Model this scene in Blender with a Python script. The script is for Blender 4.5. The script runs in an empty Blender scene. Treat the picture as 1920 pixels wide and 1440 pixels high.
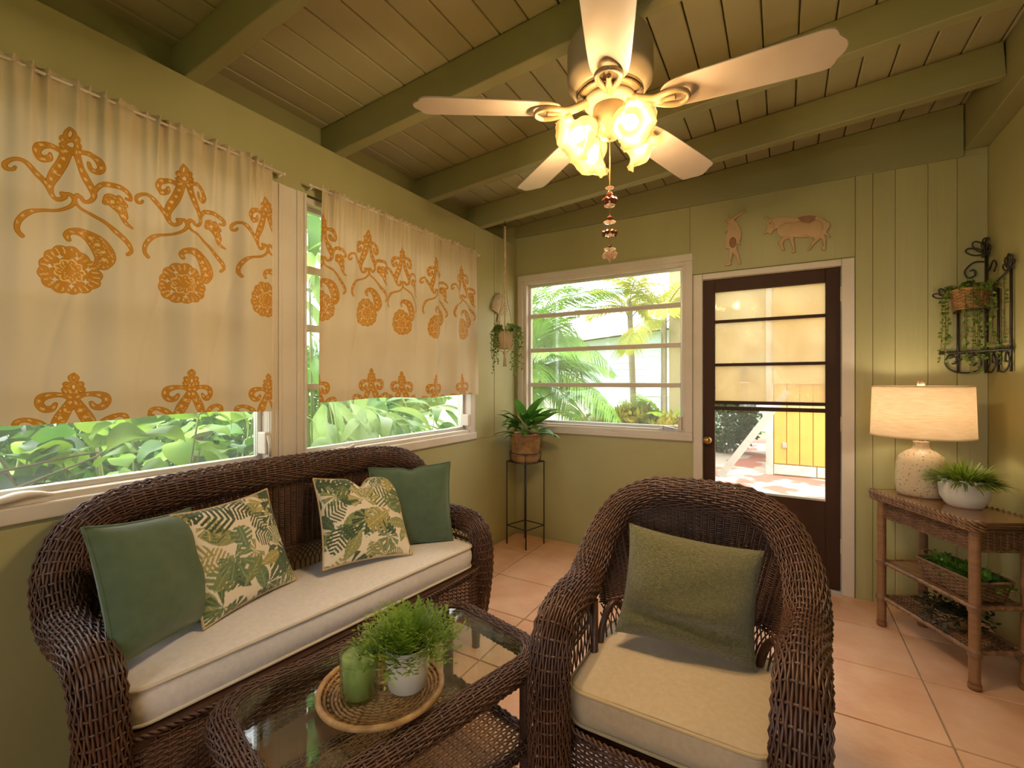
import bpy, math, random
import numpy as np
from mathutils import Vector, Matrix
R = math.radians
random.seed(7); RNG = np.random.default_rng(7)
scene = bpy.context.scene
COL = scene.collection

# ---------------------------------------------------------------- camera
cd = bpy.data.cameras.new('camera'); cam = bpy.data.objects.new('camera', cd); COL.objects.link(cam)
cam.location = (2.0, 0.0, 1.31); cam.rotation_euler = (R(90), 0, R(30.5))
cd.sensor_width = 36.0; cd.lens = 861.0/1920*36; cd.shift_y = -4/1920; cd.clip_start = .02; cd.clip_end = 300
scene.camera = cam

# ---------------------------------------------------------------- world, sun, exposure
world = bpy.data.worlds.new('sky'); scene.world = world; world.use_nodes = True
bg = world.node_tree.nodes['Background']
bg.inputs['Color'].default_value = (0.93, 0.97, 1.0, 1); bg.inputs['Strength'].default_value = 3.7
sd = bpy.data.lights.new('sun', 'SUN'); sd.energy = 2.2; sd.angle = R(3); sd.color = (1, .95, .84)
sun = bpy.data.objects.new('sun', sd); COL.objects.link(sun)
sun.rotation_euler = Vector((-.22, .38, -.90)).to_track_quat('-Z', 'Y').to_euler()
vs = scene.view_settings
vs.view_transform = 'Standard'; vs.look = 'None'; vs.gamma = 1.0; vs.use_curve_mapping = False
vs.exposure = 0.78
FAN_W, LAMP_W = 35.0, 3.2       # watts of each fan bulb and of the table lamp
cy = scene.cycles
cy.max_bounces = 10; cy.diffuse_bounces = 5; cy.glossy_bounces = 4; cy.transmission_bounces = 8; cy.transparent_max_bounces = 24
cy.caustics_reflective = False; cy.caustics_refractive = False; cy.sample_clamp_indirect = 6.0

# ---------------------------------------------------------------- materials
def lin(h):
    h = h.lstrip('#'); c = [int(h[i:i+2], 16)/255 for i in (0, 2, 4)]
    return tuple((x/12.92 if x <= .04045 else ((x+.055)/1.055)**2.4) for x in c) + (1,)
MATS = {}
def mat(name, hexc, rough=.6, hex2=None, nscale=6., nstretch=(1, 1, 1), bump=0., bscale=40., bstretch=(1, 1, 1),
        spec=.5, metal=0., trans=0., coords='Object', rnd=0., sheen=0., detail=4., lo=.3, hi=.7, coat=0.):
    """principled surface: two-colour procedural mottling, fine bump, optional translucency"""
    m = bpy.data.materials.new(name); m.use_nodes = True; MATS[name] = m
    nt = m.node_tree; N = nt.nodes; L = nt.links; p = N['Principled BSDF']; out = N['Material Output']
    p.inputs['Roughness'].default_value = rough; p.inputs['Specular IOR Level'].default_value = spec
    p.inputs['Metallic'].default_value = metal; p.inputs['Sheen Weight'].default_value = sheen; p.inputs['Coat Weight'].default_value = coat
    p.inputs['Base Color'].default_value = lin(hexc)
    tc = N.new('ShaderNodeTexCoord'); geo = N.new('ShaderNodeNewGeometry')
    src = geo.outputs['Position'] if coords == 'World' else tc.outputs[coords]
    col = None
    if hex2:
        mp = N.new('ShaderNodeMapping'); mp.inputs['Scale'].default_value = nstretch; L.new(src, mp.inputs['Vector'])
        nz = N.new('ShaderNodeTexNoise'); nz.inputs['Scale'].default_value = nscale; nz.inputs['Detail'].default_value = detail
        L.new(mp.outputs[0], nz.inputs['Vector'])
        rp = N.new('ShaderNodeValToRGB'); rp.color_ramp.elements[0].position = lo; rp.color_ramp.elements[1].position = hi
        rp.color_ramp.elements[0].color = lin(hexc); rp.color_ramp.elements[1].color = lin(hex2)
        L.new(nz.outputs['Fac'], rp.inputs['Fac']); col = rp.outputs['Color']
    if rnd:
        oi = N.new('ShaderNodeObjectInfo'); hs = N.new('ShaderNodeHueSaturation')
        mr = N.new('ShaderNodeMapRange'); mr.inputs['To Min'].default_value = 1-rnd; mr.inputs['To Max'].default_value = 1+rnd
        L.new(oi.outputs['Random'], mr.inputs['Value']); L.new(mr.outputs[0], hs.inputs['Value'])
        if col: L.new(col, hs.inputs['Color'])
        else: hs.inputs['Color'].default_value = lin(hexc)
        col = hs.outputs['Color']
    if col: L.new(col, p.inputs['Base Color'])
    nrm = None
    if bump:
        mp2 = N.new('ShaderNodeMapping'); mp2.inputs['Scale'].default_value = bstretch; L.new(src, mp2.inputs['Vector'])
        n2 = N.new('ShaderNodeTexNoise'); n2.inputs['Scale'].default_value = bscale; n2.inputs['Detail'].default_value = 5
        L.new(mp2.outputs[0], n2.inputs['Vector'])
        b = N.new('ShaderNodeBump'); b.inputs['Strength'].default_value = bump; b.inputs['Distance'].default_value = .01
        L.new(n2.outputs['Fac'], b.inputs['Height']); L.new(b.outputs[0], p.inputs['Normal']); nrm = b
    if trans:
        t = N.new('ShaderNodeBsdfTranslucent'); t.inputs['Color'].default_value = lin(hexc)
        if col: L.new(col, t.inputs['Color'])
        mx = N.new('ShaderNodeMixShader'); mx.inputs['Fac'].default_value = trans
        L.new(p.outputs[0], mx.inputs[1]); L.new(t.outputs[0], mx.inputs[2]); L.new(mx.outputs[0], out.inputs['Surface'])
    return m
def glass(name, haze=0., hexc='#ffffff', tint=(1, 1, 1), refl=1.0, rough=.0, hexb=None):
    """thin pane: clear see-through with fresnel mirror, plus an even film of haze / dirt"""
    m = bpy.data.materials.new(name); m.use_nodes = True; MATS[name] = m
    nt = m.node_tree; N = nt.nodes; L = nt.links; N.remove(N['Principled BSDF']); out = N['Material Output']
    tr = N.new('ShaderNodeBsdfTransparent'); tr.inputs['Color'].default_value = (*tint, 1)
    gl = N.new('ShaderNodeBsdfGlossy'); gl.inputs['Roughness'].default_value = rough
    lw = N.new('ShaderNodeLayerWeight'); lw.inputs['Blend'].default_value = .5       # Schlick: .04 + .96 (1-cos)^5
    pw = N.new('ShaderNodeMath'); pw.operation = 'POWER'; pw.inputs[1].default_value = 5.; L.new(lw.outputs['Facing'], pw.inputs[0])
    mu = N.new('ShaderNodeMath'); mu.operation = 'MULTIPLY_ADD'; mu.inputs[1].default_value = .96*refl; mu.inputs[2].default_value = .04*refl; mu.use_clamp = True; L.new(pw.outputs[0], mu.inputs[0])
    mx = N.new('ShaderNodeMixShader'); L.new(mu.outputs[0], mx.inputs['Fac']); L.new(tr.outputs[0], mx.inputs[1]); L.new(gl.outputs[0], mx.inputs[2])
    last = mx
    if haze:
        df = N.new('ShaderNodeBsdfDiffuse'); df.inputs['Color'].default_value = lin(hexc)
        tl = N.new('ShaderNodeBsdfTranslucent'); tl.inputs['Color'].default_value = lin(hexc)
        a = N.new('ShaderNodeMixShader'); a.inputs['Fac'].default_value = .7; L.new(df.outputs[0], a.inputs[1]); L.new(tl.outputs[0], a.inputs[2])
        nz = N.new('ShaderNodeTexNoise'); nz.inputs['Scale'].default_value = 5.; nz.inputs['Detail'].default_value = 6
        tc = N.new('ShaderNodeTexCoord'); L.new(tc.outputs['Object'], nz.inputs['Vector'])
        mr = N.new('ShaderNodeMapRange'); mr.inputs['From Min'].default_value = .3; mr.inputs['From Max'].default_value = .7
        mr.inputs['To Min'].default_value = haze*.75; mr.inputs['To Max'].default_value = min(1, haze*1.25); L.new(nz.outputs['Fac'], mr.inputs['Value'])
        if hexb:
            rp = N.new('ShaderNodeValToRGB'); rp.color_ramp.elements[0].position = .38; rp.color_ramp.elements[1].position = .62
            rp.color_ramp.elements[0].color = lin(hexc); rp.color_ramp.elements[1].color = lin(hexb)
            n3 = N.new('ShaderNodeTexNoise'); n3.inputs['Scale'].default_value = 2.2; L.new(tc.outputs['Object'], n3.inputs['Vector'])
            L.new(n3.outputs['Fac'], rp.inputs['Fac']); L.new(rp.outputs[0], df.inputs['Color']); L.new(rp.outputs[0], tl.inputs['Color'])
        m2 = N.new('ShaderNodeMixShader'); L.new(mr.outputs[0], m2.inputs['Fac']); L.new(mx.outputs[0], m2.inputs[1]); L.new(a.outputs[0], m2.inputs[2]); last = m2
    L.new(last.outputs[0], out.inputs['Surface'])
    return m
def emit(name, rgb, strength):
    m = bpy.data.materials.new(name); m.use_nodes = True; MATS[name] = m
    nt = m.node_tree; N = nt.nodes; N.remove(N['Principled BSDF'])
    e = N.new('ShaderNodeEmission'); e.inputs['Color'].default_value = (*rgb, 1); e.inputs['Strength'].default_value = strength
    nt.links.new(e.outputs[0], N['Material Output'].inputs['Surface']); return m

WALLC, WALLC2 = '#a69f6d', '#9d9563'
mat('wall_paint', WALLC, .55, WALLC2, 2.2, bump=.12, bscale=22, coords='World')
mat('plank_paint', WALLC, .5, WALLC2, 3., (1, 1, .15), bump=.35, bscale=30, bstretch=(1, 1, .07), coords='World', rnd=.03)
mat('ceiling_paint', '#9f9670', .5, '#968c65', 3., (1, .15, 1), bump=.18, bscale=30, bstretch=(1, .08, 1), coords='World', rnd=.04)
mat('beam_paint', '#8d865a', .48, '#857d51', 3., (.15, 1, 1), bump=.14, bscale=26, bstretch=(.1, 1, 1), coords='World')
mat('white_paint', '#cfc3b1', .45, '#c5b7a3', 5., bump=.12, bscale=30, coords='World')
mat('aluminium', '#c9c6bd', .35, metal=.5, bump=.05)
mat('dark_door', '#452c1d', .6, '#3a2417', 5., (1, 1, .1), bump=.15, bscale=30, bstretch=(1, 1, .08), coords='World', spec=.2)
mat('grout', '#a58a6c', .9, '#94795c', 12., bump=.3, bscale=90, coords='World')
mat('tile', '#d49d78', .30, '#e6ba97', 5.5, bump=.22, bscale=26, coords='World', rnd=.05, detail=8, lo=.28, hi=.72)
glass('window_glass', .03, '#f4f6ea', refl=.8)
glass('hazy_glass', .55, '#c4b28a', refl=.3, hexb='#c2a878')
glass('table_glass', .0, tint=(.93, .98, .95), refl=1.35)
mat('brass', '#b08a4e', .35, metal=.9)
mat('iron', '#1f1a16', .5, '#2c221a', 30., bump=.2)

# ---------------------------------------------------------------- mesh helpers
class MB:
    def __init__(s): s.v = []; s.f = []; s.n = 0
    def add(s, v, f):
        v = np.asarray(v, float).reshape(-1, 3); o = s.n
        s.v.append(v); s.f += [tuple(int(i)+o for i in q) for q in f]; s.n += len(v)
    def box(s, x0, y0, z0, x1, y1, z1, M=None):
        v = np.array([(x, y, z) for z in (z0, z1) for y in (y0, y1) for x in (x0, x1)], float)
        if M is not None: v = np.array([(M @ Vector(p))[:] for p in v])
        s.add(v, [(0, 2, 3, 1), (4, 5, 7, 6), (0, 1, 5, 4), (2, 6, 7, 3), (0, 4, 6, 2), (1, 3, 7, 5)]); return s
    def slab(s, x0, y0, z0, x1, y1, top):
        v = [(x, y, z0) for y in (y0, y1) for x in (x0, x1)]+[(x, y, top(x)) for y in (y0, y1) for x in (x0, x1)]
        s.add(v, [(0, 2, 3, 1), (4, 5, 7, 6), (0, 1, 5, 4), (2, 6, 7, 3), (0, 4, 6, 2), (1, 3, 7, 5)]); return s
    def tube(s, pts, r, n=8, closed=False, caps=True, flat=1.0):
        P = np.asarray(pts, float); K = len(P); r = np.broadcast_to(np.asarray(r, float), (K,))
        T = np.gradient(P, axis=0) if not closed else (np.roll(P, -1, 0)-np.roll(P, 1, 0))
        T /= np.linalg.norm(T, axis=1)[:, None]+1e-12
        a = np.array([0, 0, 1.]) if abs(T[0, 2]) < .9 else np.array([1., 0, 0])
        u = np.cross(T[0], a); u /= np.linalg.norm(u); V = []
        for i in range(K):
            u = u-T[i]*np.dot(u, T[i]); u /= np.linalg.norm(u)+1e-12; w = np.cross(T[i], u)
            an = np.arange(n)*2*math.pi/n
            V.append(P[i]+r[i]*(np.cos(an)[:, None]*u+flat*np.sin(an)[:, None]*w))
        F = []
        for i in range(K if closed else K-1):
            j = (i+1) % K
            for k in range(n): F.append((i*n+k, i*n+(k+1) % n, j*n+(k+1) % n, j*n+k))
        if caps and not closed: F += [tuple(range(n))[::-1], tuple((K-1)*n+k for k in range(n))]
        s.add(np.concatenate(V), F); return s
    def lathe(s, prof, n=32, c=(0, 0, 0), cap=False):
        P = np.asarray(prof, float); K = len(P); an = np.arange(n)*2*math.pi/n
        v = np.stack([P[:, 0][:, None]*np.cos(an), P[:, 0][:, None]*np.sin(an), np.repeat(P[:, 1][:, None], n, 1)], -1)+np.array(c)
        F = [(i*n+k, i*n+(k+1) % n, (i+1)*n+(k+1) % n, (i+1)*n+k) for i in range(K-1) for k in range(n)]
        if cap: F += [tuple(range(n))[::-1], tuple((K-1)*n+k for k in range(n))]
        s.add(v.reshape(-1, 3), F); return s
    def grid(s, P, closeu=False):
        P = np.asarray(P); a, b = P.shape[:2]
        F = [(i*b+j, ((i+1) % a)*b+j, ((i+1) % a)*b+j+1, i*b+j+1) for i in range(a if closeu else a-1) for j in range(b-1)]
        s.add(P.reshape(-1, 3), F); return s
    def sphere(s, c, r, n=12, m=8, sc=(1, 1, 1)):
        th = np.linspace(0.02, math.pi-.02, m)
        s.lathe([(1e-4, 1)]+[(math.sin(t), math.cos(t)) for t in th]+[(1e-4, -1)], n)
        s.v[-1] = s.v[-1]*np.array(sc)*r+np.array(c); return s
    def mesh(s, name, smooth=False):
        me = bpy.data.meshes.new(name); V = np.concatenate(s.v) if s.v else np.zeros((0, 3))
        me.from_pydata(V.tolist(), [], s.f); me.validate(); me.update()
        if smooth: me.polygons.foreach_set('use_smooth', [True]*len(me.polygons))
        return me
def npmesh(name, V, Q, smooth=True):
    """big quad mesh straight from numpy"""
    V = np.ascontiguousarray(V, np.float32).reshape(-1, 3); Q = np.ascontiguousarray(Q, np.int32).reshape(-1, 4)
    me = bpy.data.meshes.new(name); me.vertices.add(len(V)); me.vertices.foreach_set('co', V.ravel())
    me.loops.add(Q.size); me.loops.foreach_set('vertex_index', Q.ravel())
    me.polygons.add(len(Q)); me.polygons.foreach_set('loop_start', np.arange(0, Q.size, 4, dtype=np.int32))
    try: me.polygons.foreach_set('loop_total', np.full(len(Q), 4, np.int32))
    except Exception: pass
    me.update(calc_edges=True)
    if smooth: me.polygons.foreach_set('use_smooth', np.ones(len(Q), bool))
    return me
def link(name, me, m, parent=None, loc=(0, 0, 0), rot=(0, 0, 0), bevel=0., seg=2, kind=None, label=None):
    o = bpy.data.objects.new(name, me); COL.objects.link(o)
    if m is not None:
        if isinstance(m, str): m = MATS[m]
        if len(me.materials) == 0: me.materials.append(m)
    o.location = loc; o.rotation_euler = rot; o.parent = parent
    if bevel:
        b = o.modifiers.new('bevel', 'BEVEL'); b.width = bevel; b.segments = seg; b.limit_method = 'ANGLE'; b.angle_limit = R(40)
    if kind: o['kind'] = kind
    if label: o['label'] = label
    return o
def obj(name, mb, m, parent=None, smooth=False, **k): return link(name, mb.mesh(name, smooth), m, parent, **k)
def tag(o, label, cat, group=None, kind=None):
    o['label'] = label; o['category'] = cat
    if group: o['group'] = group
    if kind: o['kind'] = kind
    return o
def thing(name, label, cat, loc=(0, 0, 0), rz=0., group=None, kind=None, rot=None):
    o = bpy.data.objects.new(name, None); COL.objects.link(o); o.empty_display_size = .05
    o.location = loc; o.rotation_euler = rot if rot else (0, 0, rz); return tag(o, label, cat, group, kind)
def B(*a): return MB().box(*a)
def catmull(pts, n=24, closed=False):
    P = np.asarray(pts, float); K = len(P); out = []
    for i in range(K if closed else K-1):
        if closed: p0, p1, p2, p3 = P[i-1], P[i], P[(i+1) % K], P[(i+2) % K]
        else: p0, p1, p2, p3 = P[max(i-1, 0)], P[i], P[i+1], P[min(i+2, K-1)]
        t = np.linspace(0, 1, n, endpoint=False)[:, None]
        out.append(.5*((2*p1)+(-p0+p2)*t+(2*p0-5*p1+4*p2-p3)*t**2+(-p0+3*p1-3*p2+p3)*t**3))
    if not closed: out.append(P[-1:])
    return np.concatenate(out)
def resample(P, ds=None, n=None):
    P = np.asarray(P, float); d = np.r_[0, np.cumsum(np.linalg.norm(np.diff(P[:, :3], axis=0), axis=1))]
    if n is None: n = max(2, int(round(d[-1]/ds))+1)
    s = np.linspace(0, d[-1], n)
    return np.stack([np.interp(s, d, P[:, k]) for k in range(P.shape[1])], 1)

# ---------------------------------------------------------------- room
XL, XR, YB, YR = 0., 2.96, 3.46, -1.7
RZ = lambda x: 2.495+.066*x          # underside of the rafters
CZ = lambda x: 2.655+.066*x          # underside of the ceiling boards
SL = math.atan(.066)

floor = obj('floor', B(XL, YR, -.06, XR, YB, -.004), 'grout'); tag(floor, 'terracotta tiled floor with pale grout lines', 'floor', kind='structure')
tm = B(-.5, -.5, -.012, .5, .5, 0).mesh('tile')
xs = sorted({XL, XR} | {round(.33+.44*k, 3) for k in range(0, 7) if XL < .33+.44*k < XR})
ys = sorted({YR, YB} | {round(2.22+.435*k, 3) for k in range(-9, 4) if YR < 2.22+.435*k < YB})
for i in range(len(xs)-1):
    for j in range(len(ys)-1):
        w, d = xs[i+1]-xs[i]-.008, ys[j+1]-ys[j]-.008
        if w < .03 or d < .03: continue
        t = link('tile', tm, 'tile', floor, ((xs[i]+xs[i+1])/2, (ys[j]+ys[j+1])/2, random.uniform(-.0006, .0006)), bevel=.003)
        t.scale = (w, d, 1)

def frame_boxes(mb, ax, a0, a1, z0, z1, w, d0, d1):
    """rectangular frame in the plane of a wall; ax 'y' = runs along Y on the left wall, 'x' = along X on the back wall"""
    for (p0, p1, q0, q1) in ((a0, a1, z1-w, z1), (a0, a1, z0, z0+w), (a0, a0+w, z0+w, z1-w), (a1-w, a1, z0+w, z1-w)):
        if ax == 'y': mb.box(d0, p0, q0, d1, p1, q1)
        else: mb.box(p0, d0, q0, p1, d1, q1)
    return mb

# left wall: parapet below the windows, header beam above, far pier, near pier
W1a, W1b, W2a, W2b = -.35, 1.255, 1.385, 2.805
w = MB(); w.box(-.12, YR, -.06, 0, YB, .885); w.box(-.12, YR, 2.225, 0, YB, 2.497); w.box(-.12, W2b, .885, 0, YB, 2.225); w.box(-.12, YR, .885, 0, W1a, 2.225); w.box(-.12, W1b, .885, -.005, W2a, 2.225)
wl = obj('wall_left', w, 'wall_paint'); tag(wl, 'sage green left wall with a deep header beam above the curtained windows', 'wall', kind='structure')
obj('lower_sheet', B(0, YR, 0, .004, YB, .868), 'wall_paint', wl, bevel=.002)
obj('pier_board', B(0, W2b+.03, .875, .004, 3.105, 2.49), 'wall_paint', wl, bevel=.002)
obj('pier_board', B(0, 3.112, .875, .004, YB, 2.49), 'wall_paint', wl, bevel=.002)
obj('blocking_board', B(-.14, YR, 2.497, -.107, YB, 2.66), 'beam_paint', wl)
# back wall
WX0, WX1, WZ0, WZ1 = .075, 1.41, .935, 2.175
DX0, DX1, DZ1 = 1.5, 2.33, 2.04
TOP = lambda x: CZ(x)+.028
w = MB(); w.slab(-.12, YB, -.06, WX0, YB+.12, TOP); w.box(WX0, YB, -.06, WX1, YB+.12, WZ0); w.slab(WX0, YB, WZ1, WX1, YB+.12, TOP)
w.slab(WX1, YB, -.06, DX0, YB+.12, TOP); w.slab(DX0, YB, DZ1, DX1, YB+.12, TOP); w.slab(DX1, YB, -.06, XR+.12, YB+.12, TOP)
wb = obj('wall_back', w, 'wall_paint'); tag(wb, 'sage green back wall holding the bare window and the dark door', 'wall', kind='structure')
obj('fascia_board', MB().slab(0, YB-.02, 2.553, 2.86, YB, lambda x: CZ(x)-.002), 'beam_paint', wb, bevel=.003)
obj('panel', B(1.437, YB-.012, 2.068, 2.379, YB, 2.553), 'plank_paint', wb, bevel=.003)
obj('panel', B(.004, YB-.004, 2.24, 1.432, YB, 2.553), 'plank_paint', wb, bevel=.002)
for a, b in ((2.381, 2.4632), (2.4648, 2.5672), (2.5688, 2.7122), (2.7138, 2.8352), (2.8368, 2.959)):
    obj('plank', B(a, YB-.010, 0, b, YB, 2.553), 'plank_paint', wb, bevel=.002)
# right wall and its header
w = MB(); w.box(XR, YR, -.06, XR+.12, YB, TOP(XR))
wr = obj('wall_right', w, 'wall_paint'); tag(wr, 'sage green right wall behind the wicker console table', 'wall', kind='structure')
obj('header_beam', MB().slab(2.865, YR, 2.585, XR, YB-.02, lambda x: CZ(x)-.002), 'beam_paint', wr, bevel=.004)
# rear wall (behind the camera) with an unseen window added to let in fill daylight
w = MB(); w.box(-.12, YR-.12, -.06, XR+.12, YR, .80); w.slab(-.12, YR-.12, 2.25, XR+.12, YR, TOP); w.box(-.12, YR-.12, .80, 1.30, YR, 2.25); w.box(2.84, YR-.12, .80, XR+.12, YR, 2.25)
wq = obj('wall_rear', w, 'wall_paint'); tag(wq, 'sage green rear wall with an opening for the added fill window behind the viewer', 'wall', kind='structure')
w4 = thing('fill_window_4', 'white framed double window added unseen behind the viewer for fill daylight', 'window', (0, YR, 0), kind='structure')
obj('frame', frame_boxes(MB(), 'x', 1.302, 2.838, .802, 2.248, .06, -.1, -.02), 'white_paint', w4)
for k in range(2): obj('pane', B(1.362+.723*k, -.06, .862, 1.362+.723*k+.693, -.055, 2.188), 'window_glass', w4)
obj('mullion', B(2.055, -.08, .862, 2.085, -.03, 2.188), 'white_paint', w4)

# ceiling: roof deck, boards along Y, rafters across
dk = MB(); v = [(-.5, YR-.4, CZ(-.5)+.03), (3.3, YR-.4, CZ(3.3)+.03), (3.3, YB+.4, CZ(3.3)+.03), (-.5, YB+.4, CZ(-.5)+.03)]
dk.add(v+[(a, b, c+.08) for a, b, c in v], [(0, 3, 2, 1), (4, 5, 6, 7), (0, 1, 5, 4), (1, 2, 6, 5), (2, 3, 7, 6), (3, 0, 4, 7)])
ceil = obj('ceiling', dk, 'ceiling_paint'); tag(ceil, 'sloping green plank ceiling carried on exposed rafters', 'ceiling', kind='structure')
bm_ = B(-.0635, YR, 0, .0635, YB, .022).mesh('board')
x = -.11
while x < XR-.04:
    link('board', bm_, 'ceiling_paint', ceil, (x, 0, CZ(x)+random.uniform(0, .002)), (0, -SL, 0), bevel=.006)
    x += .1315
rm = B(-.107/math.cos(SL), -.031, 0, 2.866/math.cos(SL), .031, .158).mesh('rafter')
for y in (-1.25, -.53, .20, .922, 1.613, 2.331, 2.925):
    link('rafter', rm, 'beam_paint', ceil, (0, y, RZ(0)), (0, -SL, 0), bevel=.005)

# ---------------------------------------------------------------- windows
BARS = (1.873, 1.580, 1.285)
def window(name, label, ax, a0, a1, z0, z1, out):
    """awning window: casing proud of the wall, stepped jamb, sash frame, three bars, four panes. out = outward sign"""
    t = thing(name, label, 'window', kind='structure')
    base = 0. if ax == 'y' else YB
    s = -1 if ax == 'y' else 1                 # outward
    D = lambda d: base+s*d
    def bx(mb, p0, p1, q0, q1, d0, d1):
        lo, hi = sorted((D(d0), D(d1)))
        if ax == 'y': mb.box(lo, p0, q0, hi, p1, q1)
        else: mb.box(p0, lo, q0, p1, hi, q1)
        return mb
    def fr(nm, A0, A1, Z0, Z1, wd, d0, d1, m='white_paint', bev=.004):
        mb = MB()
        for q in ((A0, A1, Z1-wd, Z1), (A0, A1, Z0, Z0+wd), (A0, A0+wd, Z0+wd, Z1-wd), (A1-wd, A1, Z0+wd, Z1-wd)): bx(mb, *q, d0, d1)
        return obj(nm, mb, m, t, bevel=bev)
    if ax == 'x':
        fr('casing', a0-.048, a1+.042, z0-.035, z1+.045, .05, -.016, .02)
        bx_ = bx(MB(), a0-.05, a1+.045, z0-.045, z0-.012, -.03, .02); obj('sill', bx_, 'white_paint', t, bevel=.005)
    fr('jamb', a0+.001, a1-.001, z0+.001, z1-.001, .03, .0, .11)
    fr('sash', a0+.03, a1-.03, z0+.03, z1-.03, .022, .045, .075, 'aluminium', .003)
    g0, g1, h0, h1 = a0+.052, a1-.052, z0+.052, z1-.052
    for z in BARS:
        obj('bar', bx(MB(), g0, g1, z-.017, z+.017, .04, .072), 'white_paint', t, bevel=.003)
    lv = [h0]+[q for z in BARS[::-1] for q in (z-.017, z+.017)]+[h1]
    for k in range(0, 8, 2):
        obj('pane', bx(MB(), g0, g1, lv[k], lv[k+1], .055, .059), 'window_glass', t)
    return t, bx
w1, bx = window('window_1', 'white awning window behind the left curtain, over the sofa end', 'y', W1a, W1b, .925, 2.215, -1)
obj('sill', bx(MB(), W1a-.03, W1b+.02, .882, .935, -.022, .05), 'white_paint', w1, bevel=.006)
# latch on the right stile, crank cover on the sill
l = MB(); l.box(-.05, 1.205, .985, .012, 1.235, 1.085); obj('latch', l, 'white_paint', w1, bevel=.006)
obj('latch_lever', MB().tube([(.012, 1.22, 1.07), (.022, 1.222, 1.03), (.02, 1.222, .975)], [.009, .008, .006], 8), 'white_paint', w1, smooth=True)
ck = MB(); P = catmull([(.0, .34, .945), (.01, .40, .958), (.005, .46, .965), (-.01, .52, .95)], 8); ck.tube(P, np.interp(np.linspace(0, 1, len(P)), [0, .5, 1], [.012, .024, .01]), 10, flat=.6)
obj('crank_cover', ck, 'white_paint', w1, smooth=True)
w2, bx = window('window_2', 'white awning window behind the right curtain, over the far sofa end', 'y', W2a, W2b, .925, 2.215, -1)
obj('sill', bx(MB(), W2a-.02, W2b+.035, .882, .935, -.022, .05), 'white_paint', w2, bevel=.006)
ck = MB(); ck.tube(catmull([(.0, 1.55, .95), (.02, 1.60, .962), (.0, 1.66, .955), (.015, 1.70, .97)], 6), .009, 8); ck.box(-.04, 1.52, .935, .0, 1.60, .952)
obj('crank_handle', ck, 'white_paint', w2, smooth=True)
obj('latch', B(-.05, 2.742, .985, .012, 2.77, 1.07), 'white_paint', w2, bevel=.006)
tr = obj('trim_1', B(-.004, W1b-.03, .886, .012, W2a+.03, 2.224), 'white_paint', bevel=.005); tag(tr, 'white painted post board between the two curtained windows', 'trim', kind='structure')
for a_ in (W1b-.026, W1b+.012, W2a-.026, W2a+.012): obj('bead', B(.010, a_, .890, .019, a_+.014, 2.220), 'white_paint', tr, bevel=.003)
t2 = obj('trim_2', B(-.004, W2b-.03, .886, .012, W2b+.028, 2.224), 'white_paint', bevel=.005); tag(t2, 'narrow white side casing at the far end of the right curtain', 'trim', kind='structure')
w3, bx = window('window_3', 'bare white awning window on the back wall looking onto palms', 'x', WX0, WX1, WZ0, WZ1, 1)
ck = MB(); ck.box(1.22, YB-.006, .944, 1.36, YB+.03, .972); ck.tube([(1.25, YB-.01, .965), (1.26, YB-.03, .985), (1.33, YB-.035, .975)], .007, 8); ck.sphere((1.245, YB-.012, .985), .012)
obj('crank_handle', ck, 'aluminium', w3, smooth=False)
obj('latch', B(1.352, YB-.014, .955, 1.378, YB+.03, 1.06), 'white_paint', w3, bevel=.004)

# ---------------------------------------------------------------- door
dr = thing('door_1', 'dark brown glazed door with four panes in a white casing', 'door', (0, YB, 0), kind='structure')
c = MB(); c.box(1.457, -.02, 0, 1.518, .0, 2.062); c.box(2.312, -.02, 0, 2.376, .0, 2.062); c.box(1.518, -.02, 2.024, 2.312, .0, 2.062)
obj('casing', c, 'white_paint', dr, bevel=.004)
j = MB(); j.box(1.501, .0, 0, 1.516, .118, 2.039); j.box(2.312, .0, 0, 2.329, .118, 2.039); j.box(1.516, .0, 2.022, 2.312, .118, 2.039); obj('jamb', j, 'white_paint', dr)
for a, b in ((1.519, 1.594), (2.232, 2.309)): obj('stile', B(a, .012, .02, b, .052, 2.020), 'dark_door', dr, bevel=.003)
obj('rail', B(1.594, .012, 1.934, 2.232, .052, 2.020), 'dark_door', dr, bevel=.003)
obj('rail', B(1.594, .012, .02, 2.232, .052, .566), 'dark_door', dr, bevel=.003)
obj('threshold', B(1.502, -.0, -.05, 2.328, .118, .018), 'aluminium', dr)
for z, h in ((1.728, .020), (1.428, .020), (1.168, .022), (1.128, .026)): obj('bar', B(1.594, .016, z-h/2, 2.232, .048, z+h/2), 'dark_door', dr, bevel=.003)
for a, b, m in ((1.738, 1.934, 'hazy_glass'), (1.438, 1.718, 'hazy_glass'), (1.179, 1.418, 'hazy_glass'), (1.141, 1.157, 'window_glass'), (.566, 1.115, 'window_glass')):
    obj('pane', B(1.594, .030, a, 2.232, .034, b), m, dr)
obj('bottom_seal', B(1.594, .008, .562, 2.232, .016, .575), 'aluminium', dr)
k = MB(); k.lathe([(.024, 0), (.024, .006), (.012, .01), (.010, .028), (.022, .036), (.027, .048), (.022, .06), (.002, .064)], 20)
obj('knob', k, 'brass', dr, smooth=True, loc=(1.552, .012, .905), rot=(R(90), 0, 0))
for z in (1.85, 1.05, .3): obj('hinge', MB().tube([(2.314, -.002, z-.045), (2.314, -.002, z+.045)], .008, 10), 'white_paint', dr)

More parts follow.
